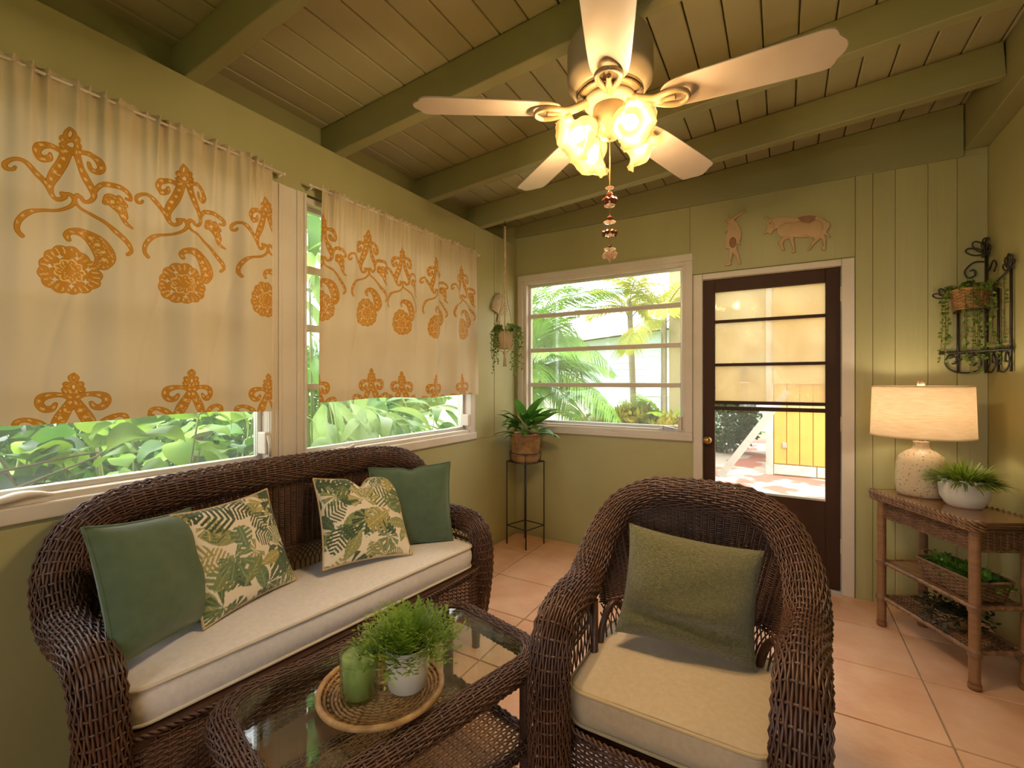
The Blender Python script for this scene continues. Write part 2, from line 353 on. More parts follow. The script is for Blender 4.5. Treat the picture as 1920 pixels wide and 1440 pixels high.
# ---------------------------------------------------------------- curtains with a printed gold scroll pattern
MA = [[(0.0,-0.0018,0.0031),(0.0098,-0.0175,0.0049),(0.0011,-0.0419,0.0037)],[(0.0,-0.0018,0.0031),(-0.0092,-0.0251,0.0049),(-0.0011,-0.0427,0.0037)],[(-0.0119,-0.0396,0.011),(-0.0129,-0.0419,0.011)],[(-0.0151,-0.0616,0.0091),(-0.0146,-0.0626,0.0091)],[(0.0153,-0.0308,0.0105),(0.0148,-0.0328,0.0105)],[(0.0197,-0.0495,0.0099),(0.0192,-0.0509,0.0099)],[(-0.0011,-0.0427,0.0043),(-0.0108,-0.0532,0.0049),(-0.0087,-0.0707,0.0061),(0.0,-0.0766,0.0092)],[(0.0011,-0.0419,0.0043),(0.012,-0.0444,0.0049),(0.0131,-0.0625,0.0062),(0.0027,-0.0756,0.0092)],[(-0.0054,-0.0725,0.0122),(-0.0172,-0.1195,0.0134),(-0.0347,-0.1618,0.0139),(-0.0446,-0.1951,0.0102),(-0.0404,-0.2238,0.0066),(-0.0268,-0.2354,0.006),(-0.0119,-0.2248,0.0061),(-0.0097,-0.2132,0.0049),(-0.0183,-0.2122,0.0043)],[(0.0137,-0.0684,0.0105),(0.0247,-0.1108,0.0099),(0.0387,-0.1434,0.0112),(0.0529,-0.1701,0.0101),(0.0604,-0.1962,0.0069),(0.0501,-0.2163,0.0057),(0.0342,-0.221,0.0056),(0.0286,-0.2102,0.005),(0.0164,-0.2126,0.0049)],[(-0.0081,-0.0857,0.0092),(-0.0347,-0.0757,0.0078),(-0.0631,-0.0835,0.0101),(-0.0753,-0.1047,0.0106),(-0.0657,-0.1236,0.0101),(-0.0467,-0.1156,0.009),(-0.0436,-0.1012,0.0048)],[(0.0164,-0.0717,0.0062),(0.0444,-0.0626,0.0075),(0.0673,-0.0737,0.0089),(0.0778,-0.0973,0.0096),(0.0697,-0.1141,0.0089),(0.0535,-0.1108,0.0069),(0.0478,-0.0933,0.0056)],[(-0.0425,-0.2245,0.0048),(-0.0565,-0.193,0.0071),(-0.0793,-0.1709,0.0088),(-0.103,-0.1511,0.0058),(-0.1248,-0.153,0.0052),(-0.1404,-0.17,0.0057),(-0.1385,-0.1842,0.0057),(-0.1262,-0.1834,0.0046),(-0.1214,-0.1748,0.0035)],[(0.0587,-0.1904,0.0044),(0.0743,-0.157,0.007),(0.1027,-0.1479,0.0084),(0.1332,-0.1512,0.0078),(0.1544,-0.1643,0.0073),(0.1556,-0.1785,0.0053),(0.1406,-0.1816,0.0046)],[(-0.0183,-0.2171,0.0043),(0.0,-0.2115,0.0055),(0.0098,-0.2269,0.0055),(0.0011,-0.2492,0.0049),(-0.0268,-0.2692,0.0042),(-0.0682,-0.2832,0.0047),(-0.0957,-0.3002,0.0076),(-0.1147,-0.3303,0.0069),(-0.1176,-0.357,0.0058),(-0.1079,-0.372,0.0064)],[(0.0286,-0.2102,0.0044),(0.0164,-0.2077,0.0049),(0.012,-0.2275,0.0049),(0.0231,-0.2447,0.0043),(0.0501,-0.2559,0.0044),(0.0861,-0.2779,0.0051),(0.1179,-0.3066,0.0078),(0.1487,-0.3339,0.0086),(0.1582,-0.3563,0.006),(0.1444,-0.3711,0.0053)],[(0.0998,-0.1971,0.0193),(0.1148,-0.2088,0.0201),(0.127,-0.2248,0.0163),(0.1363,-0.2419,0.0118)],[(0.127,-0.2379,0.0085),(0.1394,-0.264,0.0072),(0.162,-0.2746,0.0033)],[(0.0908,-0.1901,0.0083),(0.0861,-0.2108,0.0083)],[(0.1209,-0.1843,0.0078),(0.1394,-0.205,0.0079)],[(-0.0033,-0.3544,0.0067),(-0.0076,-0.3408,0.0079),(0.0044,-0.3269,0.0092),(0.0303,-0.3242,0.0137),(0.0558,-0.3362,0.0195),(0.0761,-0.3632,0.0254),(0.0861,-0.3929,0.0256),(0.079,-0.4167,0.0191)]]
MBH = [[(0.0,-0.0009,0.0023),(-0.0086,-0.0149,0.006),(-0.0007,-0.0309,0.0041)],[(-0.0178,-0.0355,0.0087),(-0.0172,-0.0369,0.0087)],[(-0.0206,-0.0528,0.0087),(-0.0199,-0.0542,0.0087)],[(-0.0017,-0.0309,0.0046),(-0.0103,-0.0401,0.0055),(-0.0076,-0.0562,0.0069),(-0.0035,-0.0746,0.0101)],[(-0.0035,-0.0792,0.0115),(-0.0121,-0.0744,0.0092),(-0.0306,-0.0686,0.0068),(-0.0537,-0.069,0.0089),(-0.073,-0.0775,0.0115),(-0.0778,-0.095,0.0106),(-0.0666,-0.1113,0.0102),(-0.0505,-0.1103,0.009),(-0.0419,-0.0963,0.0054)],[(-0.0035,-0.0884,0.0129),(-0.0155,-0.1109,0.0146),(-0.0306,-0.142,0.0168),(-0.0423,-0.1682,0.0135),(-0.0488,-0.1878,0.0112)],[(-0.0537,-0.1798,0.0063),(-0.0762,-0.1558,0.0097),(-0.1042,-0.1425,0.0065),(-0.1253,-0.1471,0.0073),(-0.13,-0.1621,0.0072),(-0.1217,-0.1713,0.0051),(-0.1163,-0.1649,0.003)]]
MBF = MBH+[[(-a, b, c) for a, b, c in s] for s in MBH]
def smooth_stroke(s): return catmull(s, 5) if len(s) > 2 else np.array(s)
MA_ = [smooth_stroke(s) for s in MA]; MB_ = [smooth_stroke(s) for s in MBF]
def stroke_sdf(X, Z, strokes, xs=1.):
    """distance to the inked strokes, and a tone: pale slits down the middle of the broad strokes"""
    d = np.full(X.shape, .05); tone = np.zeros(X.shape)
    for s in strokes:
        acc = 0.
        for a, b in zip(s[:-1], s[1:]):
            ax, bx_ = a[0]*xs, b[0]*xs; vx, vz = bx_-ax, b[1]-a[1]; L2 = vx*vx+vz*vz+1e-12; L_ = math.sqrt(L2)
            t = np.clip(((X-ax)*vx+(Z-a[1])*vz)/L2, 0, 1); hw = a[2]+t*(b[2]-a[2])
            p = np.hypot(X-ax-t*vx, Z-a[1]-t*vz); dd = p-hw; al = acc+t*L_
            side = ((X-ax)*vz-(Z-a[1])*vx)/L_
            sl = (hw > .0062) & (np.abs(side-.12*hw) < .30*hw*np.clip(np.sin(al*2*math.pi/.026), 0, 1)) & (dd < 0)
            sl |= (hw > .014) & (np.abs(np.sin(al*2*math.pi/.013+np.abs(side)*260)) < .22) & (p < .8*hw) & (np.abs(side) > .25*hw)
            better = dd < d; tone = np.where(better, sl*1., tone); d = np.where(better, dd, d); acc += L_
    return d, tone
def rosette(X, Z, xs=1.):
    x, z = X/xs-.001, Z+.4534; r = np.hypot(x, z); th = np.arctan2(z, x)
    edge = .071+.0055*np.abs(np.cos(6.5*th))+.004*np.cos(3*th+1); d = r-edge
    holes = np.full(X.shape, 1.)
    for k in range(7):
        a = k*.898+.3; hx, hz = x-.047*math.cos(a), z-.047*math.sin(a)
        holes = np.minimum(holes, np.minimum(np.abs(hx)+3*np.abs(hz), np.abs(hz)+3*np.abs(hx))-.012)
    tone = ((r > .052) & (np.abs(np.cos(13*th+.4)) < .28) & (r < edge-.006)) | ((np.abs(r-.034-.003*np.cos(9*th)) < .0022)) | ((r < .03) & (np.abs(np.sin(8*th+r*160)) < .25) & (r > .008))
    return np.maximum(d, -holes), tone*1.
def printed(name):
    m = bpy.data.materials.new(name); m.use_nodes = True; MATS[name] = m
    nt = m.node_tree; N = nt.nodes; L = nt.links; p = N['Principled BSDF']; out = N['Material Output']
    at = N.new('ShaderNodeAttribute'); at.attribute_name = 'print'; at2 = N.new('ShaderNodeAttribute'); at2.attribute_name = 'tone'
    rp = N.new('ShaderNodeValToRGB'); e = rp.color_ramp.elements        # print value 0..1, .5 = edge of the ink
    cloth, edge, gold = lin('#cbb590'), lin('#a5650c'), lin('#b87812')
    e[0].position = .0; e[0].color = gold; e[1].position = .5; e[1].color = edge
    for ps, c in ((.30, lin('#b47414')), (.40, lin('#bf8420')), (.455, edge), (.525, lin('#dcae58')), (.55, cloth), (1, cloth)):
        q = e.new(ps); q.color = c
    L.new(at.outputs['Fac'], rp.inputs['Fac'])
    tc = N.new('ShaderNodeTexCoord'); nz = N.new('ShaderNodeTexNoise'); nz.inputs['Scale'].default_value = 150; L.new(tc.outputs['Object'], nz.inputs['Vector'])
    wv = N.new('ShaderNodeTexNoise'); wv.inputs['Scale'].default_value = 3; L.new(tc.outputs['Object'], wv.inputs['Vector'])
    mx = N.new('ShaderNodeMix'); mx.data_type = 'RGBA'; mx.blend_type = 'MULTIPLY'; mx.inputs['Factor'].default_value = .25
    mt = N.new('ShaderNodeMix'); mt.data_type = 'RGBA'; mt.inputs['B'].default_value = lin('#e3bd72'); tm_ = N.new('ShaderNodeMath'); tm_.operation = 'MULTIPLY'; tm_.inputs[1].default_value = .8; L.new(at2.outputs['Fac'], tm_.inputs[0]); L.new(tm_.outputs[0], mt.inputs['Factor']); L.new(rp.outputs[0], mt.inputs['A'])
    L.new(mt.outputs['Result'], mx.inputs['A']); L.new(wv.outputs['Fac'], mx.inputs['B'])
    bp = N.new('ShaderNodeBump'); bp.inputs['Strength'].default_value = .06; L.new(nz.outputs['Fac'], bp.inputs['Height']); L.new(bp.outputs[0], p.inputs['Normal'])
    L.new(mx.outputs['Result'], p.inputs['Base Color']); p.inputs['Roughness'].default_value = .55; p.inputs['Sheen Weight'].default_value = .2
    t = N.new('ShaderNodeBsdfTranslucent'); L.new(mx.outputs['Result'], t.inputs['Color'])
    ms = N.new('ShaderNodeMixShader'); ms.inputs['Fac'].default_value = .12
    L.new(p.outputs[0], ms.inputs[1]); L.new(t.outputs[0], ms.inputs[2]); L.new(ms.outputs[0], out.inputs['Surface'])
printed('printed_cotton')
def curtain(name, label, y0, y1, zb, motifs, borders, xs, seed, flare=0.):
    r = np.random.default_rng(seed); zt = 2.272; st = .0032
    ny = int((y1-y0)/st); nz = int((zt-zb)/st)
    Y = np.linspace(y0, y1, ny)[:, None]; T = np.linspace(0, 1, nz)[None, :]
    Z = zt+(zb-zt)*T; yy = Y+0*T; zz = Z+0*Y
    gather = np.exp(-T*7.)                       # tight gathers under the rod relax into long soft folds
    ph = r.uniform(0, 6.28, 10); f1 = 2*math.pi*26
    wob = .010*np.sin(yy*9+ph[0])+.007*np.sin(yy*21+ph[1])
    g = np.sin(f1*(yy+wob)+ph[2])*(.6+.4*np.sin(yy*37+ph[3]))
    depth = gather*.0125*g+(1-gather*.6)*(.017*np.sin(2*math.pi*4.3*(yy+.012*np.sin(3*zz+ph[4]))+ph[5])*(.55+.45*np.sin(yy*5+ph[6]))+.008*np.sin(2*math.pi*9.1*(yy+.03*T)+ph[7])*np.exp(-T*1.3))
    depth += .006*np.sin(2*math.pi*15*(yy+.01*np.sin(yy*13))+ph[8]+2*T)*np.exp(-T*3)
    cr = np.abs(np.sin(2*math.pi*2.1*(yy+.10*T+.03*np.sin(6*zz))+ph[1])); depth -= .003*np.exp(-(cr/.14)**2)*np.clip(T*1.5, 0, 1)
    depth += .012*T*T*np.sin(2*math.pi*1.6*yy+ph[9])
    ruff = np.where(zz > 2.258, 1.0, 0.0)
    chan = np.exp(-((zz-2.255)/.006)**2)
    X = .050+depth+.006*ruff*g+.012*(1-chan)*.3
    Yp = yy+flare*(T-.2)*(yy-(y0+y1)/2)+.002*np.cos(f1*(yy+wob)+ph[2])*gather
    Zp = zz+.006*np.sin(2*math.pi*1.3*yy+ph[0])*T+.003*np.sin(2*math.pi*24*yy)*ruff
    pv = np.full(zz.shape, .02); tv = np.zeros(zz.shape)
    for cy_, ap in motifs:
        s = (np.abs(yy-cy_) < .22) & (zz < ap+.02) & (zz > ap-.56)
        x_, z_ = yy[s]-cy_, zz[s]-ap
        d1, t1 = stroke_sdf(x_, z_, MA_, xs); d2, t2_ = rosette(x_, z_, xs); dm = np.minimum(d1, d2); tv[s] = np.where(dm < pv[s], np.where(d1 < d2, t1, t2_), tv[s]); pv[s] = np.minimum(pv[s], dm)
    for cy_, ap in borders:
        s = (np.abs(yy-cy_) < .2) & (zz < ap+.02)
        d1, t1 = stroke_sdf(yy[s]-cy_, zz[s]-ap, MB_, xs); tv[s] = np.where(d1 < pv[s], t1, tv[s]); pv[s] = np.minimum(pv[s], d1)
    P = np.stack([X, Yp, Zp], -1)
    I = np.arange(ny*nz).reshape(ny, nz); Q = np.stack([I[:-1, :-1], I[1:, :-1], I[1:, 1:], I[:-1, 1:]], -1).reshape(-1, 4)
    me = npmesh(name, P, Q); a = me.attributes.new('print', 'FLOAT', 'POINT'); a.data.foreach_set('value', np.clip(.5+pv.ravel()/.03, 0, 1).astype(np.float32))
    a = me.attributes.new('tone', 'FLOAT', 'POINT'); a.data.foreach_set('value', (tv*(pv < -.001)).ravel().astype(np.float32))
    return tag(link(name, me, 'printed_cotton'), label, 'curtain', 'gold printed curtains')
curtain('curtain', 'larger cream curtain with gold scroll print at the left, above the sofa', -.30, 1.215, 1.185,
        [(.22, 2.12), (.543, 2.118), (.860, 2.127), (1.185, 2.122), (-.1, 2.12)], [(.22, 1.345), (.553, 1.343), (.885, 1.353), (1.195, 1.350), (-.1, 1.345)], 1., 3)
curtain('curtain', 'cream curtain with gold scroll print nearer the corner and hanging plant', 1.462, 2.795, 1.215,
        [(1.475, 2.138), (1.756, 2.136), (2.014, 2.112), (2.315, 2.120), (2.612, 2.130)], [(1.445, 1.377), (1.795, 1.381), (2.01, 1.37), (2.318, 1.362), (2.592, 1.362)], .88, 5, .03)
for nm, lab, a, b in (('curtain_rod', 'white rod carrying the larger left curtain', -.33, 1.272), ('curtain_rod', 'white rod carrying the curtain nearer the corner', 1.405, 2.832)):
    t = thing(nm, lab, 'curtain rod', (0, a, 2.255), group='white curtain rods')
    obj('rod', MB().tube([(.048, 0, 0), (.048, b-a, 0)], .0055, 10), 'white_paint', t, smooth=True)
    for y in (.0, b-a):
        obj('finial', MB().sphere((.048, y, 0), .0085), 'white_paint', t, smooth=True)
        yb = y+(.012 if y == 0 else -.012)
        obj('bracket', MB().tube([(.0, yb, -.012), (.03, yb, -.014), (.05, yb, -.008)], .004, 8), 'white_paint', t, smooth=True)

# ---------------------------------------------------------------- ceiling fan
mat('fan_white', '#aa9885', .4, '#a38f7b', 8., spec=.5)
mat('fan_body', '#a99a82', .45)
mat('fan_slot', '#4a3416', .6)
mat('fan_metal', '#94805e', .4)
emit('bulb_glow', (1., .80, .50), 7.)
def frosted(name, hexc, tr, tl):
    m = bpy.data.materials.new(name); m.use_nodes = True; MATS[name] = m
    nt = m.node_tree; N = nt.nodes; L = nt.links; p = N['Principled BSDF']; out = N['Material Output']
    p.inputs['Base Color'].default_value = lin(hexc); p.inputs['Roughness'].default_value = .25
    t = N.new('ShaderNodeBsdfTranslucent'); t.inputs['Color'].default_value = lin(hexc); g = N.new('ShaderNodeBsdfTransparent'); g.inputs['Color'].default_value = (1, .92, .80, 1)
    a = N.new('ShaderNodeMixShader'); a.inputs['Fac'].default_value = tl; L.new(p.outputs[0], a.inputs[1]); L.new(t.outputs[0], a.inputs[2])
    b = N.new('ShaderNodeMixShader'); b.inputs['Fac'].default_value = tr; L.new(a.outputs[0], b.inputs[1]); L.new(g.outputs[0], b.inputs[2]); L.new(b.outputs[0], out.inputs['Surface'])
frosted('shade_glass', '#85704e', .46, .5)
glass('crystal', .12, '#e6c6b4', tint=(.93, .86, .82), refl=3.5)
mat('crystal_amber', '#5a2b1a', .12, spec=.9)
FX, FY = 1.497, 1.504
fan = thing('ceiling_fan', 'white five blade ceiling fan with four glowing tulip lights and a crystal pull chain', 'ceiling fan', (FX, FY, CZ(FX)))
dz = -CZ(FX)                                  # local z of world z is z+dz
obj('canopy', MB().lathe([(.005, -.003), (.075, -.003), (.078, -.03), (.062, -.085), (.03, -.105), (.005, -.107)], 32), 'fan_body', fan, smooth=True)
obj('downrod', MB().tube([(0, 0, -.10), (0, 0, 2.47+dz)], .016, 12), 'fan_body', fan, smooth=True)
mo = [(.03, 2.480), (.09, 2.478), (.128, 2.462), (.142, 2.43), (.142, 2.335), (.140, 2.318), (.126, 2.298), (.118, 2.285), (.110, 2.283)]
obj('motor_housing', MB().lathe([(a, b+dz) for a, b in mo], 48), 'fan_body', fan, smooth=True)
mv = obj('vent_ring', MB().lathe([(a, b+dz) for a, b in [(.112, 2.287), (.110, 2.276), (.098, 2.266), (.085, 2.262), (.080, 2.268)]], 48), 'fan_metal', fan, smooth=True)
for k in range(30):
    a = k*2*math.pi/30
    obj('slot', B(-.010, -.003, -.003, .010, .003, .003), 'fan_slot', mv, loc=(.1065*math.cos(a), .1065*math.sin(a), 2.2715+dz), rot=(0, 0, a+R(90)))
obj('rotor', MB().lathe([(a, b+dz) for a, b in [(.02, 2.268), (.085, 2.266), (.088, 2.25), (.075, 2.236), (.05, 2.234)]], 40), 'fan_body', fan, smooth=True)
# blades
def blade_mesh():
    L0, L1 = .165, .655
    # half-outline (x along blade, y half width); scalloped tip
    o = [(L0, .0), (L0+.008, .028), (L0+.035, .050), (L0+.09, .060), (.40, .066), (.56, .070), (.605, .070), (.622, .064), (.630, .052), (.634, .040), (.643, .030), (.652, .016), (L1, 0)]
    o = [tuple(q) for q in catmull([(a, b, 0) for a, b in o], 3)[:, :2]]
    out = [(a, -b) for a, b in o]+[(a, b) for a, b in o[::-1]][1:-1]
    m = MB(); n = len(out)
    m.add([(a, b, 0) for a, b in out]+[(a, b, .006) for a, b in out], [tuple(range(n))[::-1], tuple(n+i for i in range(n))]+[(i, (i+1) % n, n+(i+1) % n, n+i) for i in range(n)])
    return m.mesh('blade')
def arm_mesh():
    m = MB()
    for s in (-1, 1):
        P = catmull([(.075, .004*s, .03), (.11, .008*s, .012), (.15, .014*s, -.004), (.19, .030*s, -.011), (.225, .034*s, -.013), (.248, .018*s, -.013), (.253, .0, -.013)], 6)
        m.tube(P, np.interp(np.linspace(0, 1, len(P)), [0, .4, 1], [.013, .010, .0065]), 8)
    m.tube(catmull([(.075, 0, .028), (.13, 0, .002), (.18, 0, -.009), (.215, 0, -.011)], 6), [.014]*6+[.012]*6+[.008]*7, 8)
    return m.mesh('blade_arm', True)
bmh, amh = blade_mesh(), arm_mesh()
for k in range(5):
    a = R(-0.1-72*k); e = (R(-11), R(1.5), a)
    bo = link('blade', bmh, 'fan_white', fan, (0, 0, 2.222+dz), e, bevel=.002)
    link('blade_arm', amh, 'fan_metal', fan, (0, 0, 2.222+dz), (R(-4), R(1.5), a))
# light kit
obj('switch_housing', MB().lathe([(a, b+dz) for a, b in [(.045, 2.24), (.056, 2.232), (.058, 2.19), (.052, 2.165), (.035, 2.15), (.03, 2.135), (.004, 2.13)]], 32), 'fan_metal', fan, smooth=True)
def tulip():
    n, K = 60, 14; V = []
    prof = [(.016, 0), (.026, .010), (.037, .026), (.042, .045), (.041, .062), (.043, .078), (.053, .094), (.066, .106), (.074, .110)]
    pr = resample(catmull([(a, b, 0) for a, b in prof], 6), n=K)
    for j in range(K):
        t = j/(K-1)
        th = np.arange(n)*2*math.pi/n
        fl = np.clip((t-.35)/.65, 0, 1)
        rr = pr[j, 0]*(1+fl*(.035*np.cos(20*th)))+fl**3*.007*np.cos(5*th)
        z = pr[j, 1]-fl**3*.010*np.cos(5*th)
        V.append(np.stack([rr*np.cos(th), rr*np.sin(th), z+0*th], -1))
    m = MB(); m.grid(np.array(V).transpose(1, 0, 2), closeu=True)
    return m.mesh('tulip_shade', True)
tul = tulip()
bulb = MB(); bulb.lathe([(.010, 0), (.011, .02), (.02, .045), (.024, .06), (.020, .076), (.002, .086)], 18); bulb = bulb.mesh('bulb', True)
sock = MB(); sock.lathe([(.004, -.012), (.019, -.01), (.020, .014), (.014, .018), (.012, .03)], 18); sock = sock.mesh('socket', True)
for k in range(4):
    a = R(-59.5+20+90*k)                     # two lights towards the viewer, two behind
    d = Vector((math.cos(a), math.sin(a), 0)); tilt = R(128)
    base = d*.058+Vector((0, 0, 2.172+dz))
    rot = (Matrix.Rotation(a, 3, 'Z') @ Matrix.Rotation(tilt, 3, 'Y')).to_euler()
    ax = (Matrix.Rotation(a, 3, 'Z') @ Matrix.Rotation(tilt, 3, 'Y')) @ Vector((0, 0, 1))
    sh = link('tulip_shade', tul, 'shade_glass', fan, base, rot); sh.modifiers.new('s', 'SOLIDIFY').thickness = .002
    link('socket', sock, 'fan_metal', fan, base, rot)
    link('bulb', bulb, 'bulb_glow', fan, base+ax*.018, rot)
    ld = bpy.data.lights.new('bulb_light', 'POINT'); ld.energy = FAN_W; ld.color = (1, .74, .42); ld.shadow_soft_size = .03
    lo = bpy.data.objects.new('bulb_light', ld); COL.objects.link(lo); lo.parent = fan; lo.location = base+ax*.082
# pull chain with crystals, hanging from the light kit
zt = 2.135
ch = obj('pull_chain', MB().tube([(.0, 0, 2.14+dz), (0, 0, 1.73+dz)], .0016, 6), 'brass', fan)
obj('side_chain', MB().tube(catmull([(-.02, -.05, 2.20+dz), (-.02, -.062, 2.15+dz), (-.015, -.05, 2.08+dz), (0, -.004, 1.99+dz)], 6), .0012, 6), 'brass', fan)
def gem(r, h, n=8, k=.0): return [(.0015, h), (r*.55, h*.62), (r, h*.1), (r*.8, -h*.35), (.0015, -h)]
def crystal(z, r, h, m): obj('crystal', MB().lathe(gem(r, h), 8, (0, 0, z+dz)), m, ch)
def ringlet(z, R_, r, m, n=8):
    for k in range(n):
        a = k*2*math.pi/n; obj('crystal', MB().lathe(gem(r, r*1.2), 6, (R_*math.cos(a), R_*math.sin(a), z+dz)), m, ch)
crystal(1.965, .016, .006, 'crystal'); crystal(1.94, .012, .018, 'crystal_amber'); ringlet(1.922, .019, .009, 'crystal_amber', 7); crystal(1.905, .020, .008, 'crystal')
crystal(1.862, .012, .010, 'crystal_amber'); crystal(1.849, .022, .007, 'crystal')
ringlet(1.812, .021, .008, 'crystal_amber', 8); crystal(1.806, .020, .006, 'crystal')
crystal(1.768, .008, .007, 'crystal_amber'); crystal(1.758, .022, .007, 'crystal'); ringlet(1.738, .018, .010, 'crystal', 6); crystal(1.735, .012, .024, 'crystal')

# ---------------------------------------------------------------- wicker: real woven strands
mat('wicker', '#44291d', .42, '#5f3d2b', 14., coords='Object', spec=.6, detail=3, bump=.1, bscale=120)
mat('wicker_light', '#6b4a30', .48, '#87603f', 18., spec=.5, detail=3)
mat('cane', '#3a2216', .4, '#4a2d1e', 20., (1, 1, .2), spec=.5)
mat('console_wicker', '#65452d', .45, '#8a6546', 16., spec=.5)
mat('console_cane', '#7a5434', .42, '#8d6541', 8., (1, 1, 6), spec=.5)
mat('console_top', '#7d5734', .25, '#8f6840', 3., (1, 8, 1), bump=.1, bscale=30, bstretch=(1, 10, 1), coat=.3)
mat('cushion_fabric', '#c9b291', .85, '#bfa784', 60., bump=.25, bscale=420, sheen=.3)
mat('sofa_fabric', '#e6dfdc', .85, '#ddd3cf', 60., bump=.25, bscale=420, sheen=.3)
mat('sofa_piping', '#cdbfab', .8, bump=.1, bscale=300)
mat('piping_fabric', '#bfa67c', .8, bump=.1, bscale=300)
class Wick:
    def __init__(s): s.V = []; s.Q = []; s.n = 0
    def strands(s, P, Nn, rw, rn, mask=None, closed=False):
        P = np.asarray(P, float); K, L = P.shape[:2]
        if closed: T = np.roll(P, -1, 1)-np.roll(P, 1, 1)
        else: T = np.gradient(P, axis=1)
        T /= np.linalg.norm(T, axis=2, keepdims=True)+1e-12
        b = np.cross(T, Nn); b /= np.linalg.norm(b, axis=2, keepdims=True)+1e-12
        n = np.cross(b, T)
        V = np.stack([P+rw*b, P+rn*n, P-rw*b, P-rn*n], 2)            # K,L,4,3
        I = (np.arange(K)[:, None]*L+np.arange(L)[None, :])*4
        A = I if closed else I[:, :-1]; Bn = np.roll(I, -1, 1) if closed else I[:, 1:]
        if mask is not None:
            mk = (mask & np.roll(mask, -1, 1)) if closed else (mask[:, :-1] & mask[:, 1:])
            A = A[mk]; Bn = Bn[mk]
        A = A.reshape(-1); Bn = Bn.reshape(-1)
        Q = np.concatenate([np.stack([A+k, Bn+k, Bn+(k+1) % 4, A+(k+1) % 4], -1) for k in range(4)])
        s.V.append(V.reshape(-1, 3)); s.Q.append(Q+s.n); s.n += V.size//3
    def tube_weave(s, path, rad, ds=.03, dw=.0085, rw=.0037, rn=.0027, amp=.0032, closed=False, squash=1.0, arc=None, rib=.0008):
        """roll: stakes ring the path, weavers run along it over and under the stakes"""
        C = resample(path, ds/2)
        if closed:
            C = C[:-1]
            if len(C) % 4: C = resample(np.r_[path], n=(len(C)//4)*4+1)[:-1]
        r = np.interp(np.linspace(0, 1, len(C)), np.linspace(0, 1, len(rad)), rad) if np.ndim(rad) else np.full(len(C), rad)
        L = len(C); T = (np.roll(C, -1, 0)-np.roll(C, 1, 0)) if closed else np.gradient(C, axis=0)
        T /= np.linalg.norm(T, axis=1)[:, None]
        u = np.cross(T[0], [0, 0, 1.]) if abs(T[0, 2]) < .9 else np.cross(T[0], [1., 0, 0])
        U = []; 
        for i in range(L):
            u = u-T[i]*(u@T[i]); u /= np.linalg.norm(u); U.append(u)
        if closed:                                   # make the frame close up
            U = []
            for i in range(L):
                a = np.array([0, 0, 1.]); q = np.cross(T[i], a); U.append(q/np.linalg.norm(q))
        U = np.array(U); W = np.cross(T, U)
        m = int(2*math.pi*r.mean()/dw); th = np.arange(m)*2*math.pi/m
        dirs = np.cos(th)[:, None, None]*U[None]+np.sin(th)[:, None, None]*W[None]*squash     # m,L,3
        ii = np.arange(L)[None, :]; jj = np.arange(m)[:, None]
        off = np.where(ii % 2 == 0, rib+np.where((ii//2+jj) % 2 == 0, amp, -amp), -rib)
        P = C[None]+dirs*(r[None, :, None]+off[..., None])
        s.strands(P, dirs, rw, rn, closed=closed)
        k = np.arange(0, L, 2); tt = np.arange(16)*2*math.pi/16
        dd = np.cos(tt)[None, :, None]*U[k][:, None]+np.sin(tt)[None, :, None]*W[k][:, None]*squash
        s.strands(C[k][:, None]+dd*r[k][:, None, None], dd, .0042, .0034, closed=True)
    def sheet(s, P, mask=None, rw=.0037, rn=.0026, amp=.0032, rs=.0042, rib=0.):
        """sheet: P rows x cols (cols at half the stake spacing); rows are weavers, every second column a stake"""
        P = np.asarray(P, float); K, L = P.shape[:2]
        du = np.gradient(P, axis=1); dv = np.gradient(P, axis=0); N = np.cross(du, dv); N /= np.linalg.norm(N, axis=2, keepdims=True)+1e-12
        ii = np.arange(L)[None, :]; jj = np.arange(K)[:, None]
        off = np.where(ii % 2 == 0, rib+np.where((ii//2+jj) % 2 == 0, amp, -amp*(.3 if rib else 1)), -rib)
        s.strands(P+N*off[..., None], N, rw, rn, mask)
        Pt = P[:, ::2].transpose(1, 0, 2); Nt = N[:, ::2].transpose(1, 0, 2)
        s.strands(Pt[:, ::3] if K > 8 else Pt, Nt[:, ::3] if K > 8 else Nt, rs, rs*.8, None if mask is None else (mask[:, ::2].T[:, ::3] if K > 8 else mask[:, ::2].T))
    def line(s, pts, r, n2=None):
        P = np.asarray(pts, float)[None]; T = np.gradient(P[0], axis=0)
        a = np.array([.3, .2, .93]); N = np.broadcast_to(np.cross(T, a)/(np.linalg.norm(np.cross(T, a), axis=1)[:, None]+1e-9), P[0].shape)[None]
        s.strands(P, N, r, n2 or r)
    def lattice(s, Pf, nu, r=.0035, slope=1.2, nv=9, bow=.25):
        """open diamond work: crossing strands on the sheet Pf(u,v), u and v in 0..1"""
        t = np.linspace(0, 1, nv)
        for sg in (1, -1):
            for k in range(-int(slope*nu/2)-1, nu+int(slope*nu/2)+2):
                u = k/nu+sg*slope*.5*(t-.5)*1.0+.012*sg*np.sin(t*math.pi*2)
                ok = (u >= -.001) & (u <= 1.001)
                if ok.sum() < 2: continue
                s.line([Pf(a, b) for a, b in zip(u[ok], t[ok])], r)
    def mesh(s, name): return npmesh(name, np.concatenate(s.V), np.concatenate(s.Q))
def braid(w, path, r=.006, pitch=.035, n=None):
    C = resample(path, pitch/8); T = np.gradient(C, axis=0); T /= np.linalg.norm(T, axis=1)[:, None]
    a = np.array([0, 1., 0]); U = np.cross(T, a); U /= np.linalg.norm(U, axis=1)[:, None]+1e-9; W = np.cross(T, U)
    ph = np.arange(len(C))*2*math.pi/8
    for k in range(2):
        f = ph+k*math.pi
        w.line(C+U*(np.cos(f)*r*.8)[:, None]+W*(np.sin(f)*r*.8)[:, None], r*.75)
